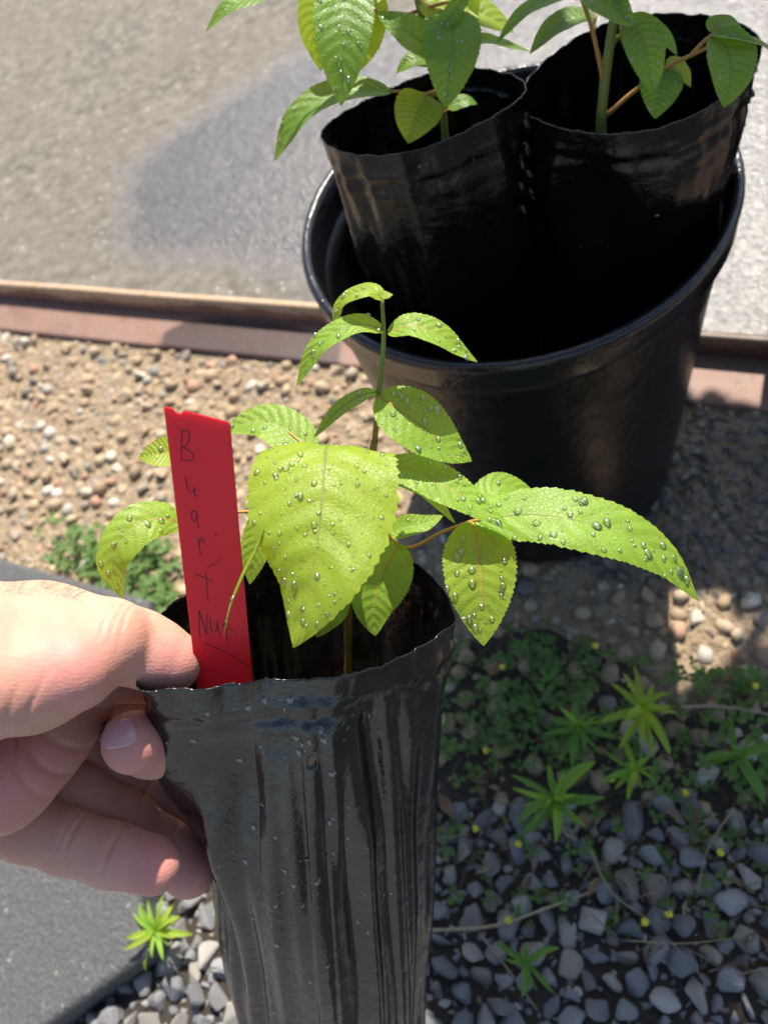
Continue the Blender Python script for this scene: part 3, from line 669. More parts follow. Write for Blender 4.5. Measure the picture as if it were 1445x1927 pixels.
for nm_, ss in strokes.items():
    g = [tube_geo([c2w(tagpt(u, v, -.02))-lo_ for u, v in s_], .00017, .00013, 22, 5, .3) for s_ in ss]
    V, f = join_geo(g); mesh(nm_, V, f, M['graphite'] if nm_ != 'scuff' else simple('scuff', (.32, .01, .02)), label_root)

# ------------------------------------------------------------------ leaves
UPC = np.array([-.247, -.49, -.836])
def leaf_shape(s, bp=.52):
    f = (s+.004)**bp*np.clip(1-s, 0, 1)**.92
    return f/f.max()*.82
def leaflet(parent, org, pts, hw, mt, n=None, fold=.18, curl=.0, seed=0, drops=20, teeth=26, dropmax=.0013, twist=0.0, asym=0.0, wave=.05, face=.55, bp=.52, quil=.006):
    """pts: midrib (pixel x, pixel y, distance mm); hw: half width in pixels there; n: way the upper face looks, camera axes"""
    r = np.random.default_rng(seed+1000); hw = hw*1.17; mid = catmull([cp(*p) for p in pts], 97); zm = np.mean([p[2] for p in pts])
    T = np.gradient(mid, axis=0); T /= np.linalg.norm(T, axis=1)[:, None]
    nh = np.array(n, float); nh /= np.linalg.norm(nh)
    if face: nh = nh+face*np.array([0, -.12, -1.0]); nh /= np.linalg.norm(nh)
    Sd = np.cross(T, nh); Sd /= np.linalg.norm(Sd, axis=1)[:, None]+1e-9
    for _ in range(6): Sd[1:-1] = (Sd[:-2]+2*Sd[1:-1]+Sd[2:])/4
    Sd -= T*(Sd*T).sum(1)[:, None]; Sd /= np.linalg.norm(Sd, axis=1)[:, None]; Nn = np.cross(Sd, T)
    Nn *= np.sign((Nn@nh))[:, None]
    s = np.linspace(0, 1, 97); w_ = hw*zm/F*leaf_shape(s, bp); nt_ = 15; t = np.linspace(-1, 1, nt_)
    Sg, Tg = np.meshgrid(s, t, indexing='ij')
    saw = ((Sg*teeth+.35*np.sin(Sg*17+seed)) % 1.0); tooth = 1+(saw-.45)*.075*np.clip((np.abs(Tg)-.84)/.16, 0, 1)*np.clip(Sg*8, 0, 1)*np.clip((1-Sg)*6, 0, 1)
    ww = w_[:, None]*tooth*(1+asym*Tg)
    ph = (Sg*10.5-np.abs(Tg)**1.25*1.7+.12)
    quilt = np.cos(2*np.pi*ph)*quil*hw*zm/F*np.clip(1-np.abs(Tg)**4, 0, 1)*np.clip(np.abs(Tg)*4, 0, 1)
    ruf = np.array([[mnoise.noise(Vector((a*3.1+seed*1.7, b*1.3, seed))) for b in t] for a in s])
    tw = twist*(Sg-.5)
    off_n = (fold*np.abs(Tg)-curl*Tg**2)*ww+quilt+ruf*wave*2*w_[:, None]*np.abs(Tg)+np.sin(Sg*21+seed)*wave*.5*ww*np.clip(np.abs(Tg)-.5, 0, 1)
    cs, sn = np.cos(tw), np.sin(tw); xs = Tg*ww
    V = mid[:, None]+Sd[:, None]*(xs*cs-off_n*sn)[..., None]+Nn[:, None]*(off_n*cs+xs*sn)[..., None]
    VW = c2w(V.reshape(-1, 3))-org; i, j = np.meshgrid(np.arange(96), np.arange(nt_-1), indexing='ij')
    q = (i*nt_+j).ravel(); Fq = np.stack([q, q+1, q+nt_+1, q+nt_], 1)
    uv = np.stack([Sg.ravel(), (Tg.ravel()+1)/2], 1)
    o = mesh('leaflet', VW, Fq, mt, parent, True, uv)
    # midrib below the blade
    mr, mf = tube_geo(c2w(mid[:90]-Nn[:90]*.15)-org, max(.00030, hw*zm/F*.00003), .00010, 24, 6)
    mesh('midrib', mr, mf, M['stalk'] if seed % 2 else M['stem'], o)
    if drops:
        VG = VW.reshape(97, nt_, 3); du = np.gradient(VG, axis=0); dv = np.gradient(VG, axis=1); NG = np.cross(du, dv); NG /= np.linalg.norm(NG, axis=2)[..., None]+1e-12
        NG *= np.sign((NG*(R@nh)).sum(2))[..., None]
        pp, nn_, qq = [], [], []
        for _ in range(int(drops*1.9)):
            a = int(4+r.random()**.8*84); b = int(r.integers(1, nt_-1)); fu, fv = r.random(), r.random()
            b2 = min(b+1, nt_-1); p_ = (VG[a, b]*(1-fv)+VG[a, b2]*fv)*(1-fu)+(VG[a+1, b]*(1-fv)+VG[a+1, b2]*fv)*fu
            pp.append(p_); nn_.append(NG[a, b]); qq.append(.00025+(dropmax*.85-.00025)*r.random()**4)
        dv_, df_ = drops_geo(pp, nn_, qq, r, .75); d_ = mesh('water_drops', dv_, df_, M['water'], o); d_['kind'] = 'stuff'
    return o
def stalk(parent, org, pts, r0, r1, mt, name='leaf_stalk', n=18): return tube(name, [P(*p)-org for p in pts], r0, r1, mt, parent, n, 8, .06)

# ---- seedling in the held bag
so = P(656, 1300, 311); sd = thing('seedling', 'young walnut-like seedling with dewy serrated leaflets growing in the held grow bag', 'seedling', 'seedlings in grow bags', tuple(so))
stalk(sd, so, [(654, 1420, 330), (655, 1258, 313), (657, 1120, 297), (680, 950, 281), (705, 830, 272)], .0017, .0013, M['stem_brown'], 'stem', 30)
stalk(sd, so, [(705, 830, 272), (709, 786, 268), (712, 742, 264)], .0011, .0010, M['stem_brown'], 'stem', 14); stalk(sd, so, [(712, 742, 264), (718, 690, 259), (722, 635, 254), (719, 563, 248)], .0010, .0006, M['stem'], 'stem', 22)
Lf, Ly = M['leaf'], M['leaf_young']
CAMN = (0, -.25, -1)
FRONT = [
 # A big drooping leaflet in front
 ([(650, 905, 270), (634, 862, 262), (616, 838, 249), (609, 895, 238), (600, 1002, 231), (584, 1090, 229), (553, 1219, 232)], 146, Ly, (0, -.9, -.45), dict(face=0, fold=.08, curl=.22, drops=170, teeth=32, dropmax=.0014, asym=.02, bp=.72, quil=.017, wave=.08)),
 # B facing leaflet at right
 ([(889, 980, 272), (900, 1040, 268), (905, 1114, 266), (910, 1216, 267)], 72, Ly, (0, -.05, -1), dict(fold=.06, curl=.05, drops=46, teeth=24, dropmax=.0017)),
 # C long arching leaflet at right
 ([(893, 976, 272), (1002, 968, 266), (1085, 979, 262), (1180, 1008, 261), (1255, 1055, 264), (1314, 1131, 270)], 66, Lf, (.12, -.66, -.74), dict(fold=.10, curl=.1, drops=60, teeth=30, dropmax=.0019)),
 # D leaflet running in from behind the big one
 ([(716, 872, 268), (790, 890, 264), (880, 940, 262), (962, 998, 262)], 44, Lf, (.15, -.68, -.72), dict(fold=.05, drops=40, teeth=24)),
 # E leaflet behind D and C
 ([(893, 968, 274), (915, 935, 280), (950, 915, 285), (1018, 938, 290)], 34, Lf, (-.1, -.62, -.78), dict(fold=.1, drops=10)),
 # F narrow leaflet under D
 ([(742, 905, 274), (795, 922, 272), (830, 955, 271), (857, 986, 271)], 19, Ly, (.4, -.8, -.42), dict(fold=.1, drops=6)),
 # G small leaflet behind
 ([(726, 1006, 292), (765, 992, 290), (800, 985, 290), (834, 970, 291)], 24, Lf, (0, -.66, -.74), dict(fold=.25, drops=4)),
 # H leaflet hanging inside the mouth
 ([(752, 1022, 290), (722, 1075, 288), (703, 1140, 288), (706, 1197, 290)], 58, Lf, (.1, -.15, -1), dict(fold=.14, drops=3)),
 ([(640, 1110, 296), (625, 1140, 294), (608, 1170, 293), (596, 1200, 294)], 34, Lf, (.1, -.2, -1), dict(fold=.14, drops=2)),
 # J drooping leaflet left of the label
 ([(345, 985, 276), (300, 976, 272), (255, 990, 268), (222, 1030, 266), (212, 1070, 267), (232, 1127, 270)], 44, Lf, (.15, -.55, -.8), dict(fold=.2, curl=.2, drops=30, dropmax=.0014)),
 # K leaflet above, behind the label
 ([(590, 850, 276), (545, 815, 280), (490, 792, 284), (415, 812, 287)], 46, Lf, (0, -.62, -.78), dict(fold=.12, drops=22)),
 # L small pale leaflet far left
 ([(345, 850, 288), (318, 852, 286), (290, 856, 286), (261, 862, 287)], 32, Ly, (0, -.5, -.9), dict(fold=.25, drops=6)),
 # M leaflet seen edge on across the label
 ([(500, 985, 236), (484, 1030, 234), (458, 1082, 233), (434, 1140, 233), (421, 1198, 234)], 11, Ly, (-.9, -.2, -.35), dict(face=0, fold=.15, drops=4, teeth=18)),
 # N leaflet between label and the big leaf
 ([(520, 940, 276), (500, 990, 276), (480, 1040, 277), (470, 1100, 280)], 36, Lf, (0, -.3, -1), dict(fold=.1, drops=6)),
 # top leaflets
 ([(719, 564, 248), (700, 546, 248), (665, 553, 250), (640, 573, 253), (627, 608, 257)], 25, Ly, (.15, -.75, -.5), dict(fold=.25, curl=.2, drops=8)),
 ([(720, 562, 248), (728, 552, 250), (738, 553, 253)], 13, Ly, (0, -.7, -.6), dict(fold=.1, drops=2)),
 ([(724, 622, 253), (679, 610, 251), (634, 624, 251), (592, 660, 253), (558, 727, 258)], 29, Lf, (.05, -.75, -.62), dict(fold=.15, curl=.05, drops=22)),
 ([(729, 626, 253), (775, 612, 251), (830, 632, 252), (866, 658, 255), (899, 682, 259)], 33, Lf, (-.15, -.72, -.66), dict(fold=.15, curl=.05, drops=18)),
 ([(711, 740, 263), (685, 742, 262), (636, 772, 262), (590, 824, 265)], 17, Lf, (.45, -.75, -.45), dict(fold=.1, drops=12)),
 ([(711, 744, 263), (775, 788, 261), (840, 838, 262), (888, 868, 265)], 60, Lf, (-.12, -.5, -.85), dict(fold=.06, drops=36, teeth=28, dropmax=.0016)),
]
for i, (p_, hw, mt_, n_, kw) in enumerate(FRONT): leaflet(sd, so, p_, hw, mt_, n_, seed=i, **kw)
for p_ in ([(685, 930, 280), (754, 1029, 291), (836, 999, 281), (889, 980, 272), (925, 977, 270)],
           [(690, 900, 278), (685, 880, 272), (668, 868, 268), (655, 846, 262)], [(690, 905, 278), (640, 880, 276), (590, 850, 276), (545, 815, 280)],
           [(680, 950, 281), (560, 960, 275), (430, 965, 278), (345, 985, 276)], [(430, 965, 279), (380, 900, 285), (345, 850, 288)],
           [(695, 880, 276), (716, 872, 268), (760, 884, 266)], [(590, 955, 275), (530, 950, 258), (500, 985, 236)], [(560, 958, 275), (520, 940, 276)],
           [(660, 1060, 291), (640, 1110, 296)], [(730, 1010, 289), (726, 1006, 292)], [(742, 905, 274), (716, 890, 273), (695, 885, 276)]):
    stalk(sd, so, p_, .0008, .00055, M['stalk'])

# ---- seedlings in the pot's bags
so1 = P(838, 262, 392); s1 = thing('seedling', 'leafy seedling whose drooping leaflets hang over the torn grow bag in the nursery pot', 'seedling', 'seedlings in grow bags', tuple(so1))
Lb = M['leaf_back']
stalk(s1, so1, [(842, 330, 402), (836, 240, 388), (826, 160, 376), (806, 80, 362), (785, 0, 350), (770, -80, 342)], .0021, .0013, M['stem'], 'stem', 30)
BACK1 = [
 ([(530, -40, 340), (480, -8, 338), (430, 14, 338), (387, 60, 342)], 26, Lb, (0, -.6, -.8), dict(drops=14)),
 ([(622, -30, 346), (595, 15, 344), (590, 70, 345), (605, 135, 350)], 30, Ly, (.5, -.1, -.85), dict(drops=6)),
 ([(655, -40, 342), (648, 20, 338), (645, 90, 338), (642, 200, 344)], 50, Lb, (0, -.2, -1), dict(drops=60, dropmax=.0015)),
 ([(700, -20, 352), (690, 40, 350), (680, 90, 352), (655, 150, 356)], 34, Ly, (.2, -.2, -1), dict(drops=6)),
 ([(845, 95, 352), (800, 82, 348), (760, 55, 346), (708, 22, 345)], 40, Lb, (0, -.5, -.9), dict(drops=30)),
 ([(790, 0, 352), (850, 25, 352), (905, 28, 354), (968, 62, 358)], 44, Ly, (0, -.5, -.9), dict(drops=6)),
 ([(850, 20, 346), (850, 80, 342), (845, 140, 344), (838, 205, 350)], 48, Lb, (0, -.2, -1), dict(drops=40, dropmax=.0015)),
 ([(812, 120, 368), (785, 112, 366), (765, 120, 367), (745, 138, 370)], 20, Lb, (0, -.5, -.9), dict(drops=8)),
 ([(735, 172, 366), (680, 170, 364), (620, 182, 364), (560, 222, 366), (516, 304, 372)], 32, Lb, (.15, -.62, -.7), dict(drops=22, fold=.2)),
 ([(800, 178, 366), (790, 200, 364), (778, 230, 364), (768, 270, 367)], 40, Ly, (.2, -.2, -1), dict(drops=4)),
 ([(865, 80, 356), (910, 76, 356), (950, 84, 358), (998, 97, 362)], 20, Lb, (0, -.75, -.6), dict(drops=10)),
 ([(880, -20, 344), (850, 25, 342), (815, 65, 344), (788, 96, 348)], 14, Lb, (.5, -.4, -.7), dict(drops=8)),
 ([(845, 205, 378), (862, 194, 377), (880, 190, 378), (898, 196, 380)], 16, Lb, (0, -.5, -.9), dict(drops=4)),
 ([(560, -60, 350), (600, -70, 348), (650, -80, 348)], 30, Lb, (0, -.5, -.9), dict(drops=2)),
 ([(760, -70, 345), (720, -50, 343), (690, -20, 343), (672, 20, 346)], 30, Ly, (0, -.4, -.9), dict(drops=10)),
 ([(800, -40, 345), (840, -30, 344), (880, -8, 346), (900, 30, 350)], 30, Ly, (0, -.4, -.9), dict(drops=6)),
]
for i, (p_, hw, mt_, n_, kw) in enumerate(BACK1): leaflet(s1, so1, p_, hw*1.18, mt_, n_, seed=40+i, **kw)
for p_ in ([(830, 180, 380), (790, 176, 370), (760, 172, 366), (735, 172, 366)], [(790, 20, 354), (740, 32, 350), (700, 15, 346), (655, -40, 342), (530, -40, 340)], [(806, 80, 362), (830, 92, 356), (845, 95, 352)], [(828, 170, 378), (815, 172, 370), (800, 178, 366)],
           [(790, 20, 352), (840, 5, 348), (850, 20, 346)], [(815, 110, 366), (840, 90, 360), (865, 80, 356)], [(782, -10, 350), (840, -30, 346), (880, -20, 344)], [(816, 120, 370), (812, 120, 368)], [(834, 215, 384), (845, 205, 378)], [(780, -30, 348), (760, -70, 345)], [(700, 15, 346), (700, -20, 352), (622, -30, 346), (560, -60, 350)]):
    stalk(s1, so1, p_, .0009, .0006, M['stalk'])
so2 = P(1132, 228, 372); s2 = thing('seedling', 'seedling with a stout yellow-green stem rising from the upright grow bag in the pot', 'seedling', 'seedlings in grow bags', tuple(so2))
stalk(s2, so2, [(1128, 300, 386), (1131, 221, 371), (1138, 147, 358), (1152, 50, 342), (1160, -40, 330)], .0027, .0019, M['stem'], 'stem', 30)
stalk(s2, so2, [(1134, 170, 362), (1150, 90, 350), (1175, 60, 344), (1195, 40, 340)], .0014, .0009, M['stem'], 'stem')
BACK2 = [
 ([(1120, 30, 350), (1075, 36, 348), (1035, 58, 349), (996, 102, 354)], 28, Lb, (.1, -.65, -.7), dict(drops=8)),
 ([(1090, -20, 338), (1030, 0, 336), (980, 28, 338), (932, 84, 344)], 20, Lb, (.3, -.7, -.6), dict(drops=8)),
 ([(1095, -30, 336), (1130, -5, 334), (1160, 20, 334), (1196, 52, 337)], 42, Lb, (-.1, -.4, -.9), dict(drops=26)),
 ([(1180, 30, 340), (1205, 65, 338), (1220, 115, 339), (1229, 178, 344)], 36, Lb, (-.25, -.25, -.95), dict(drops=18, asym=.05)),
 ([(1252, 125, 350), (1243, 155, 349), (1238, 185, 350), (1232, 224, 353)], 37, Lb, (0, -.25, -1), dict(drops=10)),
 ([(1252, 124, 350), (1272, 126, 351), (1286, 140, 353), (1299, 164, 356)], 20, Ly, (.2, -.3, -.9), dict(drops=2)),
 ([(1338, 70, 336), (1365, 90, 334), (1374, 140, 335), (1362, 203, 340)], 47, Lb, (.1, -.2, -1), dict(drops=22)),
 ([(1335, 66, 336), (1375, 70, 334), (1420, 80, 334), (1480, 110, 336)], 20, Lb, (0, -.8, -.5), dict(drops=12)),
 ([(1200, 35, 346), (1235, 60, 348), (1255, 78, 350), (1274, 104, 353)], 22, Lb, (-.1, -.5, -.85), dict(drops=4)),
 ([(1335, 60, 338), (1350, 45, 338), (1375, 48, 338), (1400, 70, 340)], 20, Lb, (0, -.5, -.85), dict(drops=4)),
 ([(1190, -40, 332), (1240, -30, 331), (1290, -30, 332), (1340, 0, 336)], 30, Lb, (0, -.5, -.9), dict(drops=4)),
]
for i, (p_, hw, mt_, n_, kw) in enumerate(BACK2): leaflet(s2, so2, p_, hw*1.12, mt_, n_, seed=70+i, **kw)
for p_ in ([(1135, 160, 360), (1126, 110, 352), (1112, 50, 344), (1092, -10, 337), (1088, -40, 334)], [(1140, 218, 371), (1185, 178, 362), (1252, 128, 350), (1300, 104, 342), (1338, 86, 336)], [(1115, 60, 345), (1120, 30, 350)], [(1300, 104, 342), (1322, 80, 338), (1338, 66, 336)], [(1160, -30, 331), (1190, -40, 332)]):
    stalk(s2, so2, p_, .0011, .0008, M['stalk'])

# ------------------------------------------------------------------ the hand
def seg(Pg, a, b, r0, r1):
    a, b = np.asarray(a, np.float32), np.asarray(b, np.float32); ab = b-a
    t = np.clip(((Pg-a)@ab)/(ab@ab), 0, 1); d = Pg-a-t[..., None]*ab
    return np.sqrt((d*d).sum(-1))-(r0+(r1-r0)*t)
def smin(a, b, k):
    h = np.clip(.5+.5*(b-a)/k, 0, 1); return b*(1-h)+a*h-k*h*(1-h)
def chain(Pg, pts, k=3.0):
    d = None
    for (p, r0), (q, r1) in zip(pts[:-1], pts[1:]):
        s = seg(Pg, p, q, r0, r1); d = s if d is None else smin(d, s, k)
    return d
def K(u, v, z, r): return (cp(u, v, z).astype(np.float32), r)
def hand_sdf(Pg):
    top = chain(Pg, [K(-900, 1330, 262, 30), K(-330, 1260, 258, 26), K(-120, 1208, 254, 21.5), K(80, 1206, 250, 18.2), K(205, 1207, 250, 14.2)], 6)
    thenar = chain(Pg, [K(-330, 1330, 250, 22), K(-60, 1284, 244, 19.2), K(60, 1272, 240, 16.5), K(140, 1257, 239, 13.4)], 6)
    thumb = smin(top, thenar, 5)
    distal = chain(Pg, [K(205, 1205, 254, 13.8), K(262, 1220, 258, 12.2), K(305, 1238, 260, 10.8), K(328, 1247, 261, 9.4)], 4)
    thumb = smin(thumb, distal, 1.6)
    web = chain(Pg, [K(-120, 1260, 272, 19), K(80, 1240, 276, 16), K(190, 1262, 284, 11.5), K(262, 1276, 290, 9.5)], 5)
    thumb = smin(thumb, web, 3.0)
    palm = chain(Pg, [K(-900, 1420, 275, 27), K(-330, 1380, 278, 24), K(-90, 1350, 282, 16), K(140, 1330, 286, 13)], 8)
    for pts in ([K(-330, 1400, 274, 18), K(-80, 1400, 276, 15), K(105, 1392, 274, 12.2)], [K(-330, 1440, 268, 18), K(-90, 1450, 266, 15), K(55, 1444, 265, 12.4)], [K(-330, 1470, 262, 20), K(-110, 1500, 258, 16), K(4, 1496, 257, 13)]):
        palm = smin(palm, chain(Pg, pts, 6), 9)
    # palm creases
    hand = smin(thumb, palm, 3.0)
    little = chain(Pg, [K(-40, 1530, 282, 13), K(60, 1556, 282, 11.9), K(130, 1582, 281, 11.0), K(208, 1607, 280, 10.9), K(288, 1628, 279, 10.3)], 4)
    ring = chain(Pg, [K(70, 1450, 298, 12), K(150, 1492, 300, 11.6), K(235, 1545, 302, 11.2), K(310, 1600, 303, 11.0), K(356, 1637, 304, 10.6)], 4)
    middle = chain(Pg, [K(120, 1395, 308, 12), K(200, 1440, 314, 11.5), K(275, 1498, 318, 11.1), K(345, 1556, 322, 10.9), K(400, 1605, 325, 10.2)], 4)
    index = chain(Pg, [K(120, 1335, 300, 12), K(250, 1335, 306, 11), K(345, 1380, 306, 10.8), K(335, 1405, 292, 10.6), K(288, 1402, 274, 10.8), K(252, 1397, 262, 10.6)], 4)
    hand = smin(hand, smin(smin(middle, ring, .5), little, .5), 1.8)
    hand = smin(hand, index, 1.2)
    # pads of the finger segments and flexion creases
    def crease(pt, ax, wdt, dep, rad):
        c = cp(*pt).astype(np.float32); ax = np.array(ax, np.float32); ax /= np.linalg.norm(ax); d = Pg-c; q = d@ax
        return dep*np.exp(-(q/wdt)**2)*np.clip(1.3-np.sqrt((d*d).sum(-1))/rad, 0, 1)
    la = cp(288, 1628, 279)-cp(60, 1556, 282); ra_ = cp(356, 1637, 304)-cp(150, 1492, 300); ma = cp(400, 1605, 325)-cp(200, 1440, 314)
    for pt, ax, dep, rad in (((206, 1600, 270), la, .75, 13), ((131, 1580, 271), la, .7, 13), ((118, 1574, 271), la, .4, 13), ((232, 1535, 292), ra_, .7, 13), ((220, 1527, 292), ra_, .45, 13), ((312, 1590, 293), ra_, .6, 13), ((272, 1490, 308), ma, .7, 13),
                             ((60, 1440, 252), (1, -.9, 0), .7, 22), ((20, 1420, 252), (1, -.6, 0), .6, 22), ((110, 1400, 262), (.8, -1, 0), .6, 16), ((215, 1385, 258), (.9, .1, -.3), .0, 10)):
        hand = hand+crease(pt, ax, .8, dep*1.5, rad)
    for pt, ax in (((318, 1418, 281), (1, .25, .6)), ((326, 1412, 283), (1, .25, .6)), ((225, 1150, 243), (1, .1, 0)), ((212, 1140, 243), (1, .15, 0)), ((238, 1160, 244), (1, .05, 0)), ((60, 1330, 226), (1, .5, 0)), ((20, 1345, 226), (1, .4, 0))):
        hand = hand+crease(pt, ax, .6, .55, 11)
    return hand
def surface_nets(lo, hi, h):
    n = np.ceil((hi-lo)/h).astype(int)+1; ax = [lo[k]+h*np.arange(n[k]) for k in range(3)]
    Vv = np.empty(n, np.float32)
    for i0 in range(0, n[0], 24):
        g = np.stack(np.meshgrid(ax[0][i0:i0+24], ax[1], ax[2], indexing='ij'), -1).astype(np.float32); Vv[i0:i0+24] = hand_sdf(g)
    ins = Vv < 0; c = [slice(None, -1), slice(1, None)]
    acc = np.zeros((*(n-1), 3), np.float32); cnt = np.zeros(n-1, np.float32)
    for d in range(3):
        o1, o2 = [k for k in range(3) if k != d]
        for a in (0, 1):
            for b in (0, 1):
                s0 = [None]*3; s1_ = [None]*3; s0[d] = c[0]; s1_[d] = c[1]; s0[o1] = s1_[o1] = c[a]; s0[o2] = s1_[o2] = c[b]
                v0, v1 = Vv[tuple(s0)], Vv[tuple(s1_)]; mk = (v0 < 0) != (v1 < 0); t = np.where(mk, v0/np.where(mk, v0-v1, 1), 0)
                acc[..., d] += np.where(mk, t, 0); acc[..., o1] += mk*a; acc[..., o2] += mk*b; cnt += mk
    cell = cnt > 0; idx = np.full(n-1, -1, np.int64); idx[cell] = np.arange(cell.sum()); pos = np.argwhere(cell)+acc[cell]/cnt[cell][:, None]
    pos = lo+pos*h; Fq = []
    for d in range(3):
        o1, o2 = (d+1) % 3, (d+2) % 3; s0 = [slice(1, -1)]*3; s1_ = [slice(1, -1)]*3; s0[d] = slice(0, -1); s1_[d] = slice(1, None)
        A, B = ins[tuple(s0)], ins[tuple(s1_)]
        for flip, mk in ((0, A & ~B), (1, ~A & B)):
            q = np.argwhere(mk); q[:, o1] += 1; q[:, o2] += 1; e1_, e2_ = np.eye(3, dtype=int)[o1], np.eye(3, dtype=int)[o2]
            f = [q-e1_-e2_, q-e2_, q, q-e1_]; f = np.stack([idx[tuple(x.T)] for x in f], 1); Fq.append(f[:, ::-1] if flip else f)
    return pos, np.vstack(Fq)
hv, hf = surface_nets(np.array([-215., -0., 205.]), np.array([-40., 165., 350.]), .85)
hvw = c2w(hv); ho = c2w(cp(0, 1350, 265))
hr = np.zeros(len(hv))
for tip, rd in (((328, 1247, 250), 12), ((288, 1628, 272), 15), ((356, 1637, 297), 15), ((252, 1397, 255), 15), ((140, 1257, 228), 14), ((55, 1444, 252), 14), ((4, 1496, 245), 14)):
    hr = np.maximum(hr, np.exp(-(np.linalg.norm(hv-cp(*tip), axis=1)/rd)**2))
person = mesh('person', hvw-ho, hf, M['skin'], None, True, None, {'red': hr}); person.location = tuple(ho)
tag(person, 'bare hand reaching in and pinching the lip of a black grow bag', 'person')
bvh = BVHTree.FromPolygons([tuple(v) for v in hv], [tuple(int(i) for i in f) for f in hf])
def on_hand(u, v, off=0):
    r_ = Vector(cp(u, v, 1)); r_.normalize(); h_, nn, _, _ = bvh.ray_cast(Vector((0, 0, 0)), r_)
    if h_ is None: return None
    nn = np.array(nn); nn = -nn if nn@np.array(r_) > 0 else nn
    return np.array(h_)+nn*off, nn
# index nail, lying on the fingertip
nc, nux = np.array([223., 1381.]), np.array([36., -8.]); nuy = np.array([6., 27.])
nv, nf, gi = [], [], {}
for i in range(17):
    for j in range(17):
        a, b = -1+i/8, -1+j/8; sx = a*math.sqrt(max(0, 1-.30*b*b)); sy = b*math.sqrt(max(0, 1-.36*a*a))
        q = nc+nux*sx+nuy*sy; e = max(abs(a), abs(b)); hh_ = on_hand(q[0], q[1], .55 if e < .95 else -.25)
        if hh_ is None: continue
        gi[i, j] = len(nv); nv.append(hh_[0])
for i in range(16):
    for j in range(16):
        ks = [(i, j), (i+1, j), (i+1, j+1), (i, j+1)]
        if all(k in gi for k in ks): nf.append(tuple(gi[k] for k in ks))
if nf:
    nv = np.array(nv); mesh('fingernail', c2w(nv)-ho, nf, M['nail'], person)
# fine hairs along the wrist
g = []; r = np.random.default_rng(9)
for _ in range(70):
    u = r.uniform(-60, 150); hit = None
    for v in range(1060, 1140, 2):
        hit = on_hand(u, v)
        if hit: break
    if not hit: continue
    hit = on_hand(u, v+r.uniform(2, 26)) or hit
    p0, n_ = hit; dr = n_*r.uniform(.35, .6)+np.array([r.uniform(.3, 1), r.uniform(-.3, .15), r.uniform(-.3, .3)]); L = r.uniform(3, 7)
    bend = np.array([r.uniform(-.6, .6), r.uniform(-.2, .5), 0])
    g.append(tube_geo([c2w(p0-n_*.2)-ho, c2w(p0+dr*L*.5)-ho, c2w(p0+dr*L*.85+bend*L*.35)-ho], .00006, .00003, 6, 3))
V, f = join_geo(g); hh_ = mesh('arm_hair', V, f, M['hair'], person); hh_['kind'] = 'stuff'

# ------------------------------------------------------------------ weeds, flowers, dry stems
def blade_mesh(name, L, W, bendz, mt, nseg=10):
    s = np.linspace(0, 1, nseg); w_ = W*(s**.7+.12)*(1-s)**.8*1.6; V, f, uv = [], [], []
    for i, q in enumerate(s):
        z = bendz*(q-.9*q*q)*L; x = L*q*(1-.08*q)
        for t in (-1, -.5, 0, .5, 1): V.append((x, t*w_[i], z+abs(t)*w_[i]*.35)); uv.append((q, (t+1)/2))
    for i in range(nseg-1):
        for j in range(4): a = i*5+j; f.append((a, a+1, a+6, a+5))
    me = bpy.data.meshes.new(name); me.from_pydata(V, [], f); l = me.uv_layers.new(name='UVMap')
    for lp in me.loops: l.data[lp.index].uv = uv[lp.vertex_index]
    me.polygons.foreach_set('use_smooth', np.full(len(me.polygons), True)); me.materials.append(mt); return me
M['weed_sunlit'] = leaf_mat('weed_leaf_sunlit', (.32, .46, .05), (.42, .52, .09), (.70, .88, .05), .45, .5); M['weed_deep'] = leaf_mat('weed_leaf_deep', (.13, .27, .05), (.22, .36, .08), (.34, .66, .06), .38, .5)  # yellow tones put sunlight into the leaf colour of the brightest weeds
WL = [blade_mesh('leaf', 1, w__, b, M['weed']) for b, w__ in ((.55, .105), (.25, .085), (.85, .13))]
WY = [blade_mesh('leaf', 1, w__, b, M['weed_sunlit']) for b, w__ in ((.7, .11), (.35, .09), (.95, .14))]; WD = [blade_mesh('leaf', 1, w__, b, M['weed_deep']) for b, w__ in ((.4, .12), (.15, .10), (.7, .15))]
def weed(u, v, hgt, L, label, nw=(7, 9), seed=0, lean=(0, 0), kit=None):
    top = G(u, v, hgt); base = np.array([top[0]+lean[0], top[1]+lean[1], 0]); r = np.random.default_rng(seed)
    t = thing('weed', label, 'weed', 'leafy weeds in the gravel', tuple(base))
    tube('stem', [(0, 0, -.004), (top-base)*.5+np.array([.001, 0, 0]), top-base], .0011, .0008, M['weed'], t, 8, 6)
    for k, (n, el, sc_, dz) in enumerate(((nw[1], -.05, 1.0, -.35), (nw[0], .35, .85, -.1), (4, .85, .5, 0))):
        for i in range(n):
            o = bpy.data.objects.new('leaf', (kit or (WL+WD))[int(r.integers(0, len(kit or (WL+WD))))]); link(o, t); s = L*sc_*r.uniform(.5, 1.15)
            o.location = tuple((top-base)*(1+dz*.6*r.uniform(.6, 1))); o.scale = (s, s*r.uniform(.85, 1.15), s)
            o.rotation_euler = (r.uniform(-.5, .5), -el-r.uniform(-.3, .35), 2*math.pi*(i/n)+k*.4+r.uniform(-.35, .35))
weed(1040, 1505, .045, .036, 'largest star-shaped green weed at the edge of the grey stones', seed=1, lean=(.012, .008))
weed(1092, 1368, .040, .029, 'star-shaped weed among the dark clover behind the largest weed', seed=2, kit=WD+WL[:1], lean=(-.01, .012))
weed(1212, 1335, .055, .034, 'weed catching the sunlight beside the bright strip of gravel', seed=3, kit=WY, lean=(.01, .015))
weed(1192, 1445, .035, .024, 'small sunlit weed just below the brightest weed', (5, 9), seed=4, kit=WY+WL)
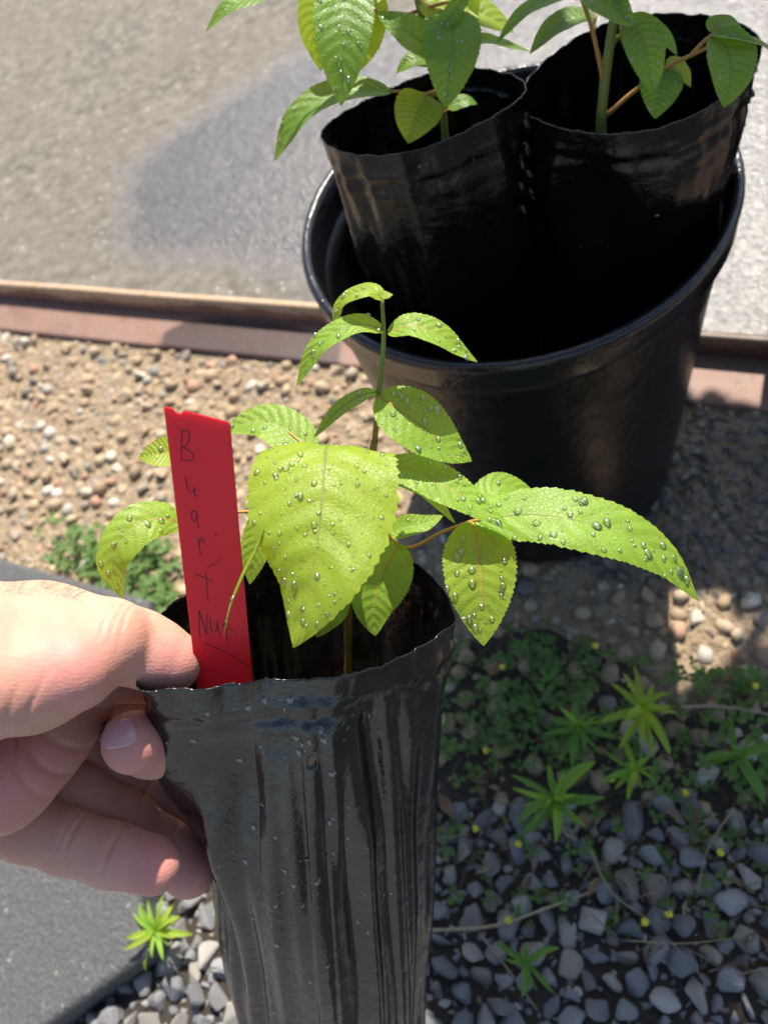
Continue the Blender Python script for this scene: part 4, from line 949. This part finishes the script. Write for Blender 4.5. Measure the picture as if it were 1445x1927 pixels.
weed(985, 1815, .030, .024, 'small weed growing alone among the blue-grey stones', (3, 5), seed=5, kit=WD, lean=(.012, 0))
weed(292, 1752, .034, .026, 'bright lime weed growing beside the corner of the dark slab', (10, 12), seed=6, kit=WY+WL[:1])
weed(1400, 1420, .035, .032, 'long-leaved weed in the shade right of the sunlit weeds', (3, 5), seed=7, kit=WD, lean=(-.02, .01))
weed(335, 1470, .03, .03, 'weed peeping out between the fingers and the held grow bag', (6, 8), seed=8)
def trifoliate(r, base, size, V, f, uv, off):
    for k in range(3):
        a = r.uniform(0, 6.28) if k == 0 else a+2.09+r.uniform(-.2, .2); el = r.uniform(-.1, .6); L = size*r.uniform(.8, 1.1); W_ = L*.36
        d = np.array([math.cos(a)*math.cos(el), math.sin(a)*math.cos(el), math.sin(el)]); s_ = np.array([-math.sin(a), math.cos(a), 0]); n_ = np.cross(d, s_)
        pts = [base, base+d*L*.35+s_*W_*.8+n_*W_*.2, base+d*L*.75+s_*W_*.95+n_*W_*.2, base+d*L, base+d*L*.75-s_*W_*.95+n_*W_*.2, base+d*L*.35-s_*W_*.8+n_*W_*.2, base+d*L*.5]
        i0 = off+len(V); V += pts; uv += [(0, .5), (.35, 1), (.75, 1), (1, .5), (.75, 0), (.35, 0), (.5, .5)]
        f += [(i0+a_, i0+b_, i0+6) for a_, b_ in ((0, 1), (1, 2), (2, 3), (3, 4), (4, 5), (5, 0))]
def cover(name, label, polypx, n, size, hmax, seed, mt):
    r = np.random.default_rng(seed); poly = np.array([G(u, v)[:2] for u, v in polypx]); V, f, uv = [], [], []; lo_, hi_ = poly.min(0), poly.max(0); k = 0
    cl = r.uniform(lo_, hi_, (26, 2))
    while k < n:
        p = r.uniform(lo_, hi_) if r.random() < .35 else cl[r.integers(0, 26)]+r.normal(0, .016, 2)
        if not inpoly(p[None], poly)[0]: continue
        trifoliate(r, np.array([p[0], p[1], .003+hmax*r.random()**1.5]), size*r.uniform(.6, 1.2), V, f, uv, 0); k += 1
    o = mesh(name, np.array(V), f, mt, None, True, np.array(uv)); return tag(o, label, 'ground cover', None, 'stuff')
cover('clover', 'dark low clover spreading over shaded soil beside the held grow bag', [(830, 1210), (1000, 1190), (1180, 1240), (1445, 1290), (1560, 1330), (1560, 1540), (1250, 1500), (1100, 1470), (980, 1480), (830, 1500)], 360, .0068, .034, 3, M['weed_dark'])
cover('clover', 'small clover patch behind the hand along the dark slab', [(70, 985), (200, 1000), (345, 1040), (345, 1170), (250, 1130), (80, 1050)], 150, .009, .022, 4, M['weed_dark'])
cover('clover', 'sparse clover sprigs between the grey stones', [(830, 1540), (1445, 1520), (1445, 1780), (1100, 1760), (830, 1720)], 70, .007, .014, 6, M['weed_dark'])
def litter(polypx, n, seed):
    r = np.random.default_rng(seed); poly = np.array([G(u, v)[:2] for u, v in polypx]); g = []
    while len(g) < n:
        p = r.uniform(poly.min(0), poly.max(0))
        if not inpoly(p[None], poly)[0]: continue
        a = r.uniform(0, 6.28); d = np.array([math.cos(a), math.sin(a), r.uniform(-.25, .25)]); L = r.uniform(.006, .026)*r.uniform(.4, 1); p3 = np.array([p[0], p[1], r.uniform(.006, .016)])
        if r.random() < .84: g.append(tube_geo([p3, p3+d*L*.5+np.array([0, 0, r.uniform(0, .004)]), p3+d*L], .0003, .0002, 6, 4)); continue
        w_ = np.array([-math.sin(a), math.cos(a), r.uniform(-.5, .5)])*L*r.uniform(.1, .22); m_ = p3+d*L*.5+np.array([0, 0, .002]); g.append((np.array([p3, m_+w_, p3+d*L, m_-w_, m_+np.array([0, 0, -.0025])]), [(0, 4, 1), (1, 4, 2), (2, 4, 3), (3, 4, 0)]))
    V, f = join_geo(g); return tag(mesh('leaf_litter', V, f, M['litter'], None, False), 'brown dry plant litter strewn over the soil and stones', 'litter', None, 'stuff')
m_, t_, N_, o_ = mat('litter'); pr(N_, t_, o_, ramp(N_, N_('NewGeometry').outputs['Random Per Island'], [(0, (.10, .06, .035)), (.4, (.22, .15, .09)), (.7, (.14, .085, .05)), (1, (.40, .33, .22))]), .85); M['litter'] = m_
litter([(840, 1220), (1180, 1230), (1445, 1330), (1500, 1900), (1250, 1800), (1050, 1700), (840, 1650)], 620, 5)
def flower(u, v, hgt, label, seed, q=.0022):
    r = np.random.default_rng(seed); top = G(u, v, hgt); base = np.array([top[0]+r.uniform(-.02, .02), top[1]+r.uniform(-.015, .03), 0])
    t = thing('clover_flower', label, 'flower', 'yellow clover flowers', tuple(base))
    tube('stem', [(0, 0, 0), (top-base)*.6+np.array([0, 0, .003]), top-base], .0004, .00035, M['weed'], t, 8, 5)
    V, Fc = ico(1); g = []
    for k in range(26):
        n_ = r.normal(size=3); n_ /= np.linalg.norm(n_); g.append(((V*np.array([.45, .45, .45])*q+n_*q*.75)+(top-base), [tuple(x) for x in Fc]))
    Vv_, ff = join_geo(g); mesh('flower_head', Vv_, ff, M['yellow'], t)
YL = 'tiny yellow clover flower dotted among the shaded weeds and stones'
for i, (u, v) in enumerate([(1288, 1492), (1355, 1604), (1258, 1720), (1212, 1735), (956, 1732), (975, 1588), (1186, 1288), (1420, 1290), (895, 1560), (1150, 1465), (915, 1412), (945, 1255), (1120, 1215)]): flower(u, v, .018 if v > 1450 else .03, YL, i)
def twig(pp, r0, label, z=.012):
    p = [G(u, v, zz if zz is not None else z) for u, v, zz in pp]; o = p[0]; t = tube('dry_stem', [q-o for q in p], r0, r0*.5, M['dry'], None, 18, 6, .15); t.location = tuple(o); tag(t, label, 'dry stem', 'dry plant stems')
twig([(800, 1752, .010), (930, 1742, .016), (1030, 1708, .016), (1112, 1678, .012)], .0014, 'thick pale dry stem lying across the grey stones by the held bag')
twig([(1110, 1600, .02), (1150, 1680, .015), (1230, 1740, .012), (1330, 1850, .012)], .0006, 'thin dry stem slanting down over the stones')
twig([(1280, 1330, .03), (1360, 1330, .03), (1480, 1350, .03)], .0012, 'straight pale stalk in the clover by the sunlit weed')
twig([(1180, 1770, .014), (1290, 1775, .016), (1420, 1760, .012)], .0004, 'hair-thin straw lying level on the stones')
twig([(905, 1760, .012), (960, 1830, .013), (1010, 1900, .012)], .0007, 'short dry stalk beside the lone small weed')
twig([(1380, 1520, .02), (1330, 1600, .016), (1310, 1690, .012)], .0005, 'curved dry straw near the far yellow flower')

# ------------------------------------------------------------------ neighbour pot added just out of frame to cast a shadow across the edging
nursery_pot((.474, .340, PZ), 'unseen smaller empty black nursery pot added beside the rusty edging for its shadow', .108, .285, 2)
# ------------------------------------------------------------------ unseen tree added out of frame, its leaves set to shade the right-hand gravel
tb = np.array([1.02, .78, TOP])
tr = thing('shade_sapling', 'unseen leafy tree with a bent trunk added to shade the gravel', 'shade_sapling', None, tuple(tb))
shade = [np.array([G(u, v)[:2] for u, v in q]) for q in ([(1275, 800), (1400, 790), (1560, 800), (1560, 1110), (1330, 1115), (1240, 1100)], [(1270, 1330), (1400, 1315), (1560, 1320), (1600, 1990), (820, 1990), (820, 1600), (1130, 1580), (1190, 1560)])]
tube('trunk', [(0, 0, -.02), (-.03, -.02, .4), (-.16, -.02, .8), (-.42, -.10, .93)], .012, .005, M['stem_brown'], tr, 24, 10)
r = np.random.default_rng(31); k = 0
tips = []
while k < 295:
    q = shade[int(r.random() < .76)]; p = r.uniform(q.min(0), q.max(0))
    if not inpoly(p[None], q)[0]: continue
    h_ = r.uniform(.72, .98); c_ = np.array([p[0], p[1], 0])+np.array(SV)*(h_/SV.z)-tb
    o = bpy.data.objects.new('leaf', WL[k % 3]); link(o, tr); a = r.uniform(0, 6.28); s_ = r.uniform(.065, .10); o.location = tuple(c_-s_*.5*np.array([math.cos(a), math.sin(a), 0]))
    o.rotation_euler = (r.uniform(-.4, .4), r.uniform(-.2, .4), a); o.scale = (s_, s_*2.6, s_); k += 1
    if k % 6 == 0: tips.append(c_)
for c_ in tips:
    tube('branch', [(-.16, -.02, .8) if c_[0] > -.5 else (-.42, -.10, .93), c_*.5+np.array([-.15, -.03, .46]), c_], .003, .0012, M['stem_brown'], tr, 10, 6)
